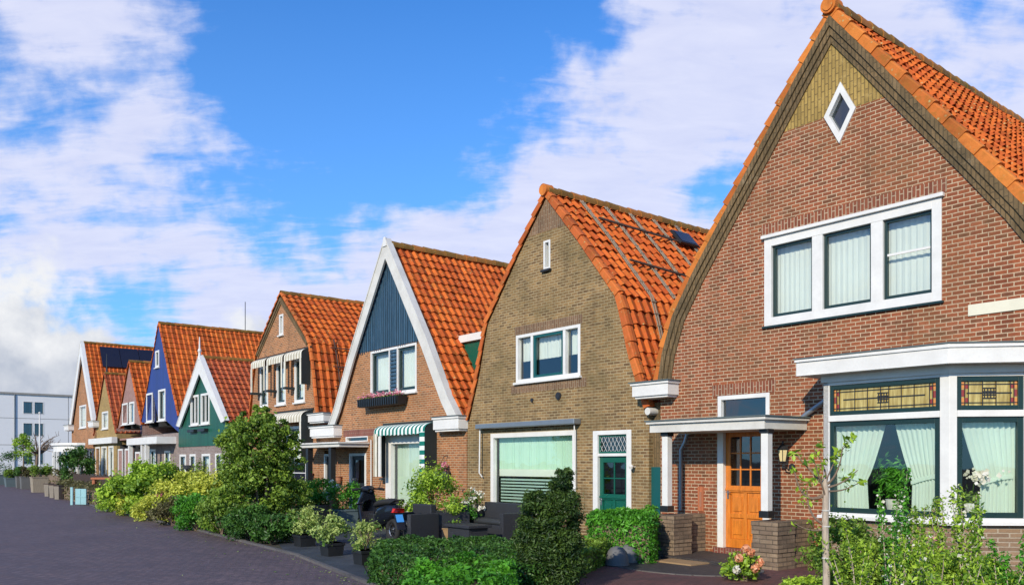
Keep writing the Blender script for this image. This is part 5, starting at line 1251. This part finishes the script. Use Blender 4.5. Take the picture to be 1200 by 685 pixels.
planter('white flowered plant on stand beside the left porch post', gp(392, 21.5), 'round', M['terracotta'], .75, .12, 'leaf_bright', 700, .24, .26, .06, 106, flowers='petal_white', fn=80)
planter('tall lime green shrub in dark pot against the right awning panel', gp(507, 19.9), 'round', M['pot_dark'], .4, .24, 'leaf_lime', 4200, .50, .66, .065, 107)
planter('small fern like plant in dark bowl below the striped awning window', gp(472, 20.8), 'round', M['pot_dark'], .45, .22, 'leaf_mid', 900, .3, .2, .06, 108)
planter('loose green plant in wicker basket near the black passage gate', gp(529, 18.6), 'round', M['basket'], .28, .26, 'leaf_lime', 900, .28, .34, .055, 109)
planter('white blossoming shrub in round pot at left corner of the olive house', gp(553, 19.4), 'round', M['pot_dark'], .3, .2, 'leaf_mid', 900, .25, .45, .06, 110, flowers='petal_white', fn=260)
planter('dark green shrub in pot between the two dark rattan armchairs and the wall', gp(498, 20.3), 'round', M['pot_dark'], .3, .2, 'leaf_mid', 1500, .3, .4, .06, 111)
planter('low leafy plant in terracotta pot by the right porch post', gp(440, 21.6), 'round', M['terracotta'], .3, .2, 'leaf_mid', 1300, .28, .3, .06, 112)
planter('bushy plant in terracotta pot beside the wicker basket', gp(541, 18.9), 'round', M['terracotta'], .26, .18, 'leaf_bright', 1300, .26, .3, .055, 113)
planter('leafy plant in grey pot against the wall left of the porch', gp(362, 23.0), 'round', M['pot_grey'], .5, .26, 'leaf_mid', 1500, .35, .45, .07, 114)
# hanging flower pot on the corner of the blue-gabled house
hg = empty('hanging_basket', front(S3 + 3.0, .22, 1.15), THETA, 'dark hanging flower pot with pink flowers on the wall right of the striped awning', 'flower pot')
MB().lathe([(.10, 0), (.20, .08), (.24, .30), (.25, .32)], n=16).build('pot', M['pot_grey_green'], hg); MB().tube([(-.2, 0, .3), (0, .1, .72), (.2, 0, .3)], .008, 5).tube([(0, .1, .72), (0, .24, .74)], .01, 5).build('hanger', M['iron'], hg)
rs = np.random.RandomState(7); p, q, s = clumps(rs, (.24, .2, .12), (0, 0, .38), 8, 350, .5); leaves('foliage', M['leaf_mid'], p, q, .05, hg, 7, uvr=s); p, q, s = clumps(rs, (.26, .2, .14), (0, 0, .42), 8, 160, .4); leaves('blossoms', M['petal_pink'], p, q, .05, hg, 9, .9, uvr=s)

# metal pots by the path
for i, (px, dp, rr, lab) in enumerate(((723, 13.9, .19, 'rounded grey metal pot lying by the red brick path, the front one'), (736, 14.3, .17, 'rounded grey metal pot half hidden behind another at the hedge'))):
    o = MB().lathe([(rr * .9, 0), (rr * 1.08, .03), (rr * 1.02, .07), (rr, .13), (rr * .85, .24), (rr * .5, .31), (rr * .1, .335)], n=22).build('metal_pot', M['zinc'] if False else M['pot_grey'], smooth='auto'); o.location = gp(px, dp); tag(o, lab, 'pot', 'metal pots by the path')
dmt = MB().box(-.55, .25, -1.75, -1.28, .018, .045).build('doormat', M['basket'], loc=front(-.05 + .1) + Vector((0, 0, 0)), rz=THETA); tag(dmt, 'worn brown doormat at the foot of the orange door step', 'doormat')
pts = [(1.35 * math.cos(a), .95 * math.sin(a)) for a in np.linspace(0, 2 * math.pi, 40)][:-1]
rp_ = MB().prism_z(pts, .016, .022); ro = tag(rp_.build('paving', M['path_dark'], loc=front(.2, 1.85), rz=THETA), kind='structure')
rg = MB(); 
for i in range(len(pts)):
    a, b = pts[i], pts[(i + 1) % len(pts)]; rg.hull([(a[0], a[1], .0), (a[0] * 1.04, a[1] * 1.05, .0), (a[0] * 1.04, a[1] * 1.05, .03), (a[0], a[1], .03)], [(b[0], b[1], .0), (b[0] * 1.04, b[1] * 1.05, .0), (b[0] * 1.04, b[1] * 1.05, .03), (b[0], b[1], .03)])
tag(rg.build('paving_border', M['kerb'], loc=front(.2, 1.85), rz=THETA), kind='structure')

# ------------------------------------------------------------ gardens in front
def poly_px(l): return [tuple(gp(px, d)[:2]) for px, d in l]
hedge('dark clipped green hedge along the terrace in the centre foreground', poly_px([(436, 11.7), (446, 14.2), (560, 14.6), (640, 13.5), (640, 11.0), (520, 10.4)]), .42, 'leaf_dark', 26000, .045, 201)
hedge('bright green leafy ground hedge at the bottom centre', poly_px([(478, 9.6), (495, 11.0), (600, 11.6), (600, 8.0), (470, 8.0)]), .40, 'leaf_bright', 15000, .055, 202, top_var=.09)
hedge('dense green hedge in front of the green door', poly_px([(690, 14.9), (702, 16.0), (770, 15.6), (764, 14.1), (725, 14.3)]), .80, 'leaf_bright', 15000, .05, 203, top_var=.08)
hedge('low dark ivy hedge edging the path below the green door', poly_px([(640, 12.4), (650, 14.2), (712, 14.4), (706, 13.9), (672, 12.2)]), .38, 'leaf_mid', 7000, .05, 204, top_var=.05)
# yew with two spires
yw = empty('yew_shrub', gp(648, 11.3), 0, 'tall dark yew shrub with two tops in the centre foreground', 'shrub')
rs = np.random.RandomState(31); PP = []; QQ = []; SS = []
for (cx_, cz_, rx_, rz_, n_, k_) in ((-.22, .72, .24, .62, 17000, 80), (.10, .80, .27, .76, 24000, 100), (-.05, .34, .40, .40, 17000, 80), (-.05, .12, .38, .2, 7000, 40), (.16, 1.42, .11, .27, 2600, 14), (-.26, 1.22, .12, .16, 1800, 10)):
    p, q, s = clumps(rs, (rx_, .42 if rx_ > .2 else rx_, rz_), (cx_, 0, cz_), k_, n_, .30, .5, False); PP.append(p); QQ.append(q); SS.append(s)
p = np.vstack(PP); q = np.vstack(QQ); s = np.concatenate(SS); kp = p[:, 2] > 0; leaves('foliage', M['leaf_yew'], p[kp], q[kp], .042, yw, 32, .35, 1, s[kp])
MB().tube([(-.1, 0, 0), (-.24, 0, .7), (-.3, 0, 1.2)], [.05, .03, .01]).tube([(.05, 0, 0), (.18, 0, .9), (.22, 0, 1.6)], [.05, .03, .01]).build('branches', M['bark'], yw)

# big round shrub-tree in front of the awning house
tr = empty('round_tree', gp(300, 19.6), 0, 'large round leafy tree standing before the awning house, taller than all shrubs', 'tree')
mb = MB(); rd = random.Random(4)
for i in range(9):
    a = i * .7; t = Vector((math.cos(a) * .55, math.sin(a) * .55, rd.uniform(1.5, 2.7))); b = Vector((math.cos(a) * .08, math.sin(a) * .08, 0)); mb.tube([b, (b + t) / 2 + Vector((rd.uniform(-.1, .1), 0, -.1)), t], [.04, .026, .01], 6)
mb.build('trunk', M['bark'], tr)
rs = np.random.RandomState(41); PP = []; QQ = []; SS = []
for (c_, r_, n_, k_) in (((0, 0, 1.95), (.80, .8, .86), 11000, 120), ((.05, 0, 1.0), (.95, .9, .85), 12000, 130), ((.55, -.1, 2.2), (.48, .45, .62), 2600, 40), ((-.5, .1, 2.25), (.42, .45, .42), 1700, 30), ((.9, .0, .75), (.5, .5, .6), 2400, 30), ((0.0, 0, 2.8), (.5, .4, .24), 1000, 20), ((.75, 0, 1.75), (.35, .35, .3), 900, 14)):
    p, q, s = clumps(rs, r_, c_, k_, n_, .19, .5, False); PP.append(p); QQ.append(q); SS.append(s)
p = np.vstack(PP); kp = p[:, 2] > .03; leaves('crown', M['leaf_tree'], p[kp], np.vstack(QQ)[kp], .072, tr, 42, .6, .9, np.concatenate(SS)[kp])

G = 'garden shrubs along the road'
bush('large yellow-green rhododendron, leftmost of the tall garden shrubs', 'shrub', gp(172, 27.3), (1.35, 1.1, .86), 'leaf_lime', 16000, .10, 301, 46, group=G, cr=.26)
bush('pale yellow flowering shrub left of the round tree', 'shrub', gp(225, 25.0), (1.0, .95, .74), 'leaf_yellow', 12000, .08, 302, 40, group=G, cr=.26)
bush('small pink and white flowering azalea between the two yellow-green shrubs', 'shrub', gp(197, 25.6), (.42, .4, .5), 'leaf_mid', 1600, .07, 303, 14, group=G)
az = bush('pale green shrub behind the yellow flowering one', 'shrub', gp(258, 24.0), (.8, .7, .72), 'leaf_yellow', 7000, .075, 304, 30, group=G)
pk = empty('pink_flower', gp(192, 24.6), 0, 'single bright pink flower cluster in front of the garden shrubs', 'flower'); p, q, s = clumps(np.random.RandomState(5), (.16, .12, .13), (0, 0, .72), 5, 160, .5); leaves('blossoms', M['petal_pink'], p, q, .07, pk, 5, .9, uvr=s); MB().tube([(0, 0, 0), (0, 0, .72)], .01, 5).build('stems', M['bark'], pk)
for i, (px, d, rx, rz, m, n, lab) in enumerate((
    (135, 29.6, .55, .30, 'leaf_lime', 2200, 'low lime shrub nearest the turquoise board on the road edge'),
    (157, 27.4, .60, .32, 'leaf_yellow', 2600, 'low yellow-green shrub below the large rhododendron'),
    (180, 25.0, .55, .32, 'leaf_yellow', 2600, 'low mottled yellow shrub below the pink flower'),
    (204, 23.0, .50, .34, 'leaf_brown', 2400, 'low olive brown shrub on the road edge left of the feathery one'),
    (232, 21.2, .50, .40, 'leaf_bright', 3600, 'feathery bright green low shrub on the road edge'),
    (262, 19.9, .48, .42, 'leaf_mid', 3200, 'mid green low shrub right of the feathery one'),
    (290, 18.6, .46, .36, 'leaf_dark', 3000, 'dark low shrub at the foot of the round tree'),
    (320, 17.8, .42, .30, 'leaf_dark', 2600, 'dark low shrub nearest the leftmost variegated pot'))):
    bush(lab, 'shrub', gp(px, d), (rx * 1.2, rx, rz * 1.15), m, n * 2, .055, 310 + i, 34, group='low shrubs on the road edge')
hedge('dark evergreen hedge filling the garden behind the round tree', poly_px([(262, 23.5), (250, 27.5), (350, 25.5), (352, 21.5)]), 1.0, 'leaf_dark', 9000, .07, 230, top_var=.12)
rail = empty('garden_fence', gp(330, 19.0), 0, 'low dark wire fence behind the low shrubs under the round tree', 'fence')
mb = MB(); pv = None
for px, d in ((276, 20.4), (296, 19.7), (316, 19.0), (336, 18.3), (350, 17.9)):
    p = gp(px, d) - gp(330, 19.0); MB().box(p.x - .02, p.x + .02, p.y - .02, p.y + .02, 0, .62).build('post', M['timber_dark'], rail)
    if pv is not None:
        for z in (.25, .45, .58): mb.beam((pv.x, pv.y, z), (p.x, p.y, z), .012, .012)
    pv = p
mb.build('rails', M['iron'], rail)

# shrubs at lower right
GR = 'shrubs below the bay window'
def wand(label, loc, h, n, m, seed, stems=5, spread=.16, flowers=None, size=.045, group=GR):
    root = empty('flowering_shrub', loc, 0, label, 'shrub', group); rs = np.random.RandomState(seed); rd = random.Random(seed); mb = MB(); P = []; Q = []; F = []
    for i in range(stems):
        a = rd.uniform(0, 6.28); b = Vector((rd.uniform(-.06, .06), rd.uniform(-.06, .06), 0)); hh = h * rd.uniform(.62, 1.); t = b + Vector((math.cos(a) * spread * rd.uniform(.5, 1.4), math.sin(a) * spread, hh)); mid = (b + t) / 2 + Vector((rd.uniform(-.05, .05), 0, .05))
        pts = [b.lerp(mid, u) .lerp(mid.lerp(t, u), u) for u in np.linspace(0, 1, 9)]; mb.tube(pts, [.012 - .0012 * k for k in range(9)], 5)
        for k in range(int(n * 1.4 / stems)):
            u = rs.uniform(.12, 1); j = min(7, int(u * 8)); p = pts[j].lerp(pts[j + 1], u * 8 - j); rr = .055 + .05 * (1 - u)
            v = rs.normal(0, 1, 3); v /= np.linalg.norm(v); P.append(np.array(p) + v * rr * rs.uniform(.3, 1.1)); Q.append(v + [0, 0, .5])
            if flowers and rs.uniform() < .07: F.append(np.array(p) + v * rr * .8)
    mb.build('stems', M['bark_pale'], root); leaves('foliage', M[m], P, Q, size * .95, root, seed, .5, .8)
    if F: leaves('blossoms', M[flowers], F, np.tile([0, -1., .3], (len(F), 1)), .032, root, seed + 1, .9)
    return root
for i, (px, d, h, n, lab, m, fl) in enumerate((
    (1047, 9.7, 1.66, 1500, 'tall pink budded shrub wands in front of the left bay pane', 'leaf_bright', 'petal_white'),
    (1078, 9.9, 1.35, 1000, 'slimmer leafy wands right of the tall pink budded ones', 'leaf_lime', None),
    (1137, 9.3, 1.62, 1400, 'tall lime green wands before the corner post of the bay', 'leaf_lime', 'petal_white'),
    (1107, 10.2, 1.30, 700, 'short thin wands between the two tall wand shrubs', 'leaf_lime', 'petal_pink'),
    (1010, 10.0, 1.15, 900, 'arching green wands just right of the young tree trunk', 'leaf_lime', None),
    (1065, 8.9, 1.0, 1000, 'white speckled flowering wands at the bottom edge under the bay', 'leaf_lime', 'petal_white'),
    (1190, 9.0, 1.0, 900, 'bright leafy wands at the lower right corner', 'leaf_bright', None))):
    wand(lab, gp(px, d), h, n, m, 400 + i, stems=6 if n > 900 else 4, flowers=fl, spread=.14)
bush('broad green shrub filling the bed under the left bay pane', 'shrub', gp(1030, 10.6), (.70, .5, .36), 'leaf_mid', 9000, .042, 411, 40, group=GR)
bush('lime green shrub mass under the bay corner post', 'shrub', gp(1112, 9.9), (.50, .45, .34), 'leaf_lime', 7500, .040, 412, 40, group=GR)
bush('thin brownish green shrub before the brick base at far right', 'shrub', gp(1182, 9.6), (.36, .4, .22), 'leaf_lime', 1800, .05, 413, 26, group=GR)
bush('dark shrub against the brick base right of the porch pier', 'shrub', gp(988, 11.2), (.42, .4, .48), 'leaf_mid', 4000, .05, 414, 26, group=GR)
bush('low mixed green shrub before the brick base of the bay', 'shrub', gp(1150, 10.4), (.34, .3, .26), 'leaf_mid', 1800, .05, 417, 18, group=GR)
for i, (px, d, h, n, lab) in enumerate(((1090, 9.2, .95, 700, 'short leaning lime wands between the bed shrubs'), (1165, 8.8, .8, 600, 'low loose wands near the right edge of the bed'), (1000, 9.4, .9, 600, 'short green wands touching the young tree trunk'), (1120, 8.6, .75, 600, 'low wands at the bottom edge below the corner post'))):
    wand(lab, gp(px, d), h, n, 'leaf_lime', 440 + i, stems=6, spread=.26)
bush('low pale flowering ground plant at the foot of the young tree', 'shrub', gp(945, 10.2), (.42, .35, .16), 'leaf_lime', 1600, .05, 415, 18, group=GR)
hy = bush('small hydrangea with salmon flower heads before the right porch pier', 'flowering plant', gp(871, 12.1), (.26, .24, .22), 'leaf_lime', 1300, .055, 416, 16, name='hydrangea', group=None)
rs = np.random.RandomState(12)
for cx_, cy_, cz_, mm in ((.05, -.2, .44, 'petal_orange'), (-.12, -.22, .36, 'petal_orange'), (.18, -.2, .30, 'petal_orange'), (-.16, -.24, .2, 'petal_white'), (.1, -.24, .22, 'petal_orange'), (-.02, -.2, .5, 'petal_orange')):
    v = rs.normal(0, 1, (90, 3)); v /= np.linalg.norm(v, axis=1)[:, None]; leaves('flower_head', M[mm], v * .05 + [cx_, cy_, cz_], v, .035, hy, int(cz_ * 100), .9, .4)

# young tree
yt = empty('young_tree', gp(968, 9.6), 0, 'slender young tree with pale trunk and sparse new leaves in front of the bay window', 'tree')
mb = MB(); mb.tube([(0, 0, 0), (.005, 0, .5), (-.01, 0, 1.0), (.0, 0, 1.36), (-.02, 0, 1.52)], [.045, .04, .038, .036, .03], 10); mb.build('trunk', M['bark_pale'], yt, smooth='auto')
mb = MB(); P = []; rd = random.Random(9)
def limb(a, b, c, r0):
    pts = [Vector(a).lerp(Vector(b), u).lerp(Vector(b).lerp(Vector(c), u), u) for u in np.linspace(0, 1, 8)]; mb.tube(pts, [r0 * (1 - .1 * k) for k in range(8)], 6); return pts
lim = [((-.01, 0, 1.34), (-.28, .0, 1.18), (-.34, .05, 1.60), .02), ((-.01, 0, 1.42), (-.12, .1, 1.6), (-.3, .1, 1.78), .016), ((0, 0, 1.45), (.02, 0, 1.65), (-.12, .05, 1.86), .014), ((0, 0, 1.45), (.12, -.1, 1.55), (.15, -.1, 1.88), .016),
       ((0, 0, 1.42), (.2, 0, 1.45), (.36, 0, 1.62), .014), ((0, 0, 1.38), (.25, .1, 1.36), (.42, .1, 1.48), .012), ((-.0, 0, 1.0), (-.22, 0, 1.05), (-.2, .05, 1.42), .018), ((0, 0, 1.3), (-.1, -.1, 1.5), (-.18, -.15, 1.7), .012),
       ((0, 0, .95), (-.2, .0, .9), (-.36, 0, 1.02), .012), ((0, 0, 1.48), (.1, .1, 1.7), (.3, .1, 1.95), .010)]
rs = np.random.RandomState(77)
for l in lim:
    pts = limb(*l)
    for q in (4, 5, 6, 7):
        if rd.random() < .85:
            t = pts[q] + Vector((rd.uniform(-.07, .07), rd.uniform(-.07, .07), rd.uniform(0, .08))); mb.tube([pts[q], t], .003, 4)
            for z in range(7 if q < 7 else 13): P.append(np.array(t) + rs.normal(0, .024, 3))
mb.build('branches', M['bark'], yt, smooth='auto'); leaves('crown', M['leaf_lime'], P, np.tile([0, 0, .6], (len(P), 1)), .065, yt, 78, .5, .8)
for z in (.62, .98, 1.16): MB().tube([(.04 * math.cos(a), .04 * math.sin(a), z) for a in np.linspace(0, 2 * math.pi, 12)], .008, 5).build('tie', M['white_old'], yt)

# plants and vases on the bay sill
def bay_pt(x, y, z): 
    v = front(S1); return v + Vector((EX * x + NX * y, EY * x + NY * y, z))
hp = empty('house_plant', bay_pt(1.22, -.42, .966), THETA, 'leafy green potted plant on the sill between the bay curtains', 'potted plant'); MB().lathe([(.06, 0), (.09, .12), (.1, .2), (.085, .2)], n=14).build('pot', M['white_old'], hp)
rs = np.random.RandomState(21); P = []; Q = []
for i in range(40):
    a = rs.uniform(0, 6.28); L_ = rs.uniform(.35, .6); lean = rs.uniform(.2, 1.0)
    for u in np.linspace(.1, 1, 12): P.append([math.cos(a) * L_ * lean * u * .9, math.sin(a) * .17 * lean * u, .2 + L_ * (u - .45 * lean * u * u) * 1.3]); Q.append([math.cos(a), math.sin(a), 1])
leaves('foliage', M['leaf_bright'], P, Q, .11, hp, 22, .3, .5)
for x, y, lab, hh in ((.62, -.42, 'pale green vase at the left end of the bay sill', .3), (.47, -.4, 'small white pot on the bay sill beside the vase', .16)):
    o = MB().lathe([(.04, 0), (.06, hh * .3), (.035, hh * .7), (.05, hh), (.04, hh)], n=14).build('vase', M['curtain'] if hh > .2 else M['white'], smooth='auto'); o.location = bay_pt(x, y, .966); tag(o, lab, 'vase', 'vases on the bay sill')
oc = empty('orchid', bay_pt(2.32, -.42, .966), THETA, 'white orchid in white pot on the sill of the canted bay pane', 'potted plant'); MB().lathe([(.05, 0), (.08, .14), (.085, .18), (.07, .18)], n=14).build('pot', M['white'], oc)
MB().tube([(0, 0, .15), (.05, 0, .45), (.15, 0, .55)], .006, 5).build('stems', M['leaf_mid'], oc); v = np.random.RandomState(2).normal(0, 1, (60, 3)) * [.09, .03, .045] + [.12, 0, .55]; leaves('blossoms', M['petal_white'], v, v * 0 + [0, -1, 0], .06, oc, 3, .9, .3)
v = np.random.RandomState(3).normal(0, 1, (60, 3)) * [.07, .03, .06] + [0, 0, .25]; leaves('foliage', M['leaf_mid'], v, v * 0 + [0, -1, 0], .08, oc, 4, .4, .6)

# ------------------------------------------------------------ far left end of the street
bdz = empty('turquoise_board', gp(86, 34.2), R(-18), 'pale turquoise wooden board screen standing at the road edge', 'board')
box('board_panel', M['cyan'], bdz, .12, .66, -.02, .02, .03, .66); box('board_panel', M['cyan'], bdz, -.12, -.0, -.04, .0, .0, .72); MB().box(.36, .39, -.035, -.021, .05, .64).box(.14, .64, -.035, -.021, .32, .35).build('batten', M['cyan'], bdz)
def slat_fence(label, p0, p1, h, m, name='picket_fence'):
    f = empty(name, p0, math.atan2(p1.y - p0.y, p1.x - p0.x), label, 'fence'); l = (p1 - p0).length; n = int(l / .16); mb = MB()
    for i in range(n): mb.box(i * .16, i * .16 + .09, -.012, .012, .08, h + .04 * math.sin(i * 1.7))
    mb.build('pickets', m, f); MB().box(0, l, .013, .05, h * .25, h * .32).box(0, l, .013, .05, h * .75, h * .82).build('rails', m, f)
    for i in range(int(l / 2) + 1): MB().box(min(l - .1, i * 2), min(l - .1, i * 2) + .09, .051, .13, 0, h + .05).build('post', M['timber_dark'], f)
    return f
slat_fence('dark picket fence before the ochre and pink brick houses', gp(86, 46), gp(152, 38), 1.1, M['timber_dark'])
pt = empty('picnic_table', gp(124, 37.5), R(12), 'low orange red wooden garden table behind the picket fence', 'table'); MB().box(-.55, .55, -.3, .3, .98, 1.06).build('table_top', M['timber_red'], pt)
for x in (-.45, .45): box('leg', M['timber_red'], pt, x - .05, x + .05, -.25, .25, 0, .98)
for i, (px, d, lab) in enumerate(((57, 43.0, 'brown ridged bin, leftmost of three beside the turquoise board'), (63, 41.2, 'brown ridged bin, middle of three beside the turquoise board'), (69, 39.6, 'brown ridged bin, rightmost of three beside the turquoise board'))):
    b = empty('bin', gp(px, d), R(-20), lab, 'bin', 'brown bins by the road'); MB().hull([(-.13, -.13, 0), (.13, -.13, 0), (.13, .13, 0), (-.13, .13, 0)], [(-.16, -.16, .62), (.16, -.16, .62), (.16, .16, .62), (-.16, .16, .62)]).build('body', M['timber'], b, bevel=.02); box('lid', M['timber_dark'], b, -.17, .17, -.17, .17, .621, .66)
for i, (px, d, w, h, m, lm, lh, lab) in enumerate((
    (9, 66, .75, .8, 'pot_grey_green', 'leaf_dark', .95, 'large clipped ball shrub in blue grey planter at far left'),
    (13.5, 60, .42, .65, 'pot_grey_green', 'leaf_mid', .3, 'smaller blue grey planter with low shrub at far left'),
    (24, 57, .28, .8, 'pot_grey', 'leaf_dark', .35, 'upright pale grey planter, left one of a pair'),
    (29.5, 55, .28, .8, 'pot_grey', 'leaf_brown', .35, 'upright pale grey planter, right one of a pair'),
    (46, 49, .42, .9, 'timber_pale', 'leaf_mid', .45, 'brown slatted planter with hedge plant left of the bins'))):
    planter(lab, gp(px, d), 'box', M[m], h, w, lm, 1600, w * 1.1, lh, .10, 500 + i, group='planters at the far end of the street')
hedge('low brown green hedge behind the far planters', poly_px([(16, 66), (18, 72), (76, 56), (74, 50), (50, 55)]), 1.15, 'leaf_brown', 9000, .16, 520, top_var=.2)
hedge('dark shrubbery behind the brown bins and turquoise board', poly_px([(66, 41.5), (74, 46), (120, 36.5), (116, 33.0), (92, 36)]), .72, 'leaf_brown', 8000, .10, 521, top_var=.14)
fp = empty('flag_pole', gp(46.5, 62), 0, 'thin white flagpole in front of the apartment block', 'pole'); MB().tube([(0, 0, 0), (0, 0, 5.3)], [.07, .045], 8).build('pole', M['white'], fp); MB().lathe([(.0, 0), (.09, .04), (.09, .1), (0, .15)], (0, 0, 5.3), 8).build('cap', M['white'], fp)
bt = empty('bare_tree', gp(41.5, 70), 0, 'bare pollarded tree with spreading twigs before the apartment block', 'tree'); mb = MB(); mb.tube([(0, 0, 0), (.1, 0, 1.4), (.15, 0, 2.5)], [.14, .11, .1], 8); mb.build('trunk', M['bark'], bt)
mb = MB(); rd = random.Random(6)
for i in range(30):
    a = rd.uniform(0, 6.28); l = rd.uniform(1.0, 2.0); b = Vector((.15, 0, 2.4 + rd.uniform(-.2, .2))); t = b + Vector((math.cos(a) * l, math.sin(a) * l, rd.uniform(.2, 1.6))); m_ = (b + t) / 2 + Vector((0, 0, .3)); mb.tube([b, m_, t], [.05, .03, .012], 5)
    for j in range(3): e = m_.lerp(t, rd.random()); mb.tube([e, e + Vector((rd.uniform(-.4, .4), rd.uniform(-.4, .4), rd.uniform(.1, .5)))], [.02, .008], 4)
mb.build('crown', M['bark'], bt)
gt = empty('slender_tree', gp(27.5, 66), 0, 'slender pale green young tree left of the bare tree', 'tree'); MB().tube([(0, 0, 0), (0, 0, 3.2)], [.09, .03], 6).build('trunk', M['bark'], gt); p, q, s = clumps(np.random.RandomState(8), (.62, .6, 1.25), (0, 0, 2.75), 26, 1600, .4); leaves('crown', M['leaf_lime'], p, q, .13, gt, 8, .6, uvr=s)
bush('dark shrub beside the white pavilion', 'shrub', gp(90, 50), (.9, .8, 1.1), 'leaf_dark', 3500, .12, 530, 26, cz=1.5)

# fallen leaves along the kerb and on the road
rs = np.random.RandomState(900); P = []
for i in range(900):
    k = rs.randint(2, 9); t = rs.uniform(); a, b = EDGE[k], EDGE[k + 1]; d_ = abs(rs.normal(0, .8)) if rs.uniform() < .4 else abs(rs.normal(0, .12)); P.append((a[0] + (b[0] - a[0]) * t - d_ * .83 - .05, a[1] + (b[1] - a[1]) * t - d_ * .55, .012))
tag(leaves('fallen_leaves', M['leaf_varieg'], P, np.tile([0, 0, 1.], (len(P), 1)), .03, None, 901, .6, .15), 'small fallen leaves scattered along the road edge', 'leaves', kind='stuff')
dc = MB().disc_y((0, 0), .32, -.01, .0, 28)
for i in range(-3, 4): dc.box(-.22, .22, -.016, -.01, i * .07 - .012, i * .07 + .012)
dc = dc.build('drain_cover', M['iron'], loc=(-5.95, 10.1, .006)); dc.rotation_euler.x = R(-90); tag(dc, 'round iron drain cover in the dark road at the bottom left', 'drain cover')
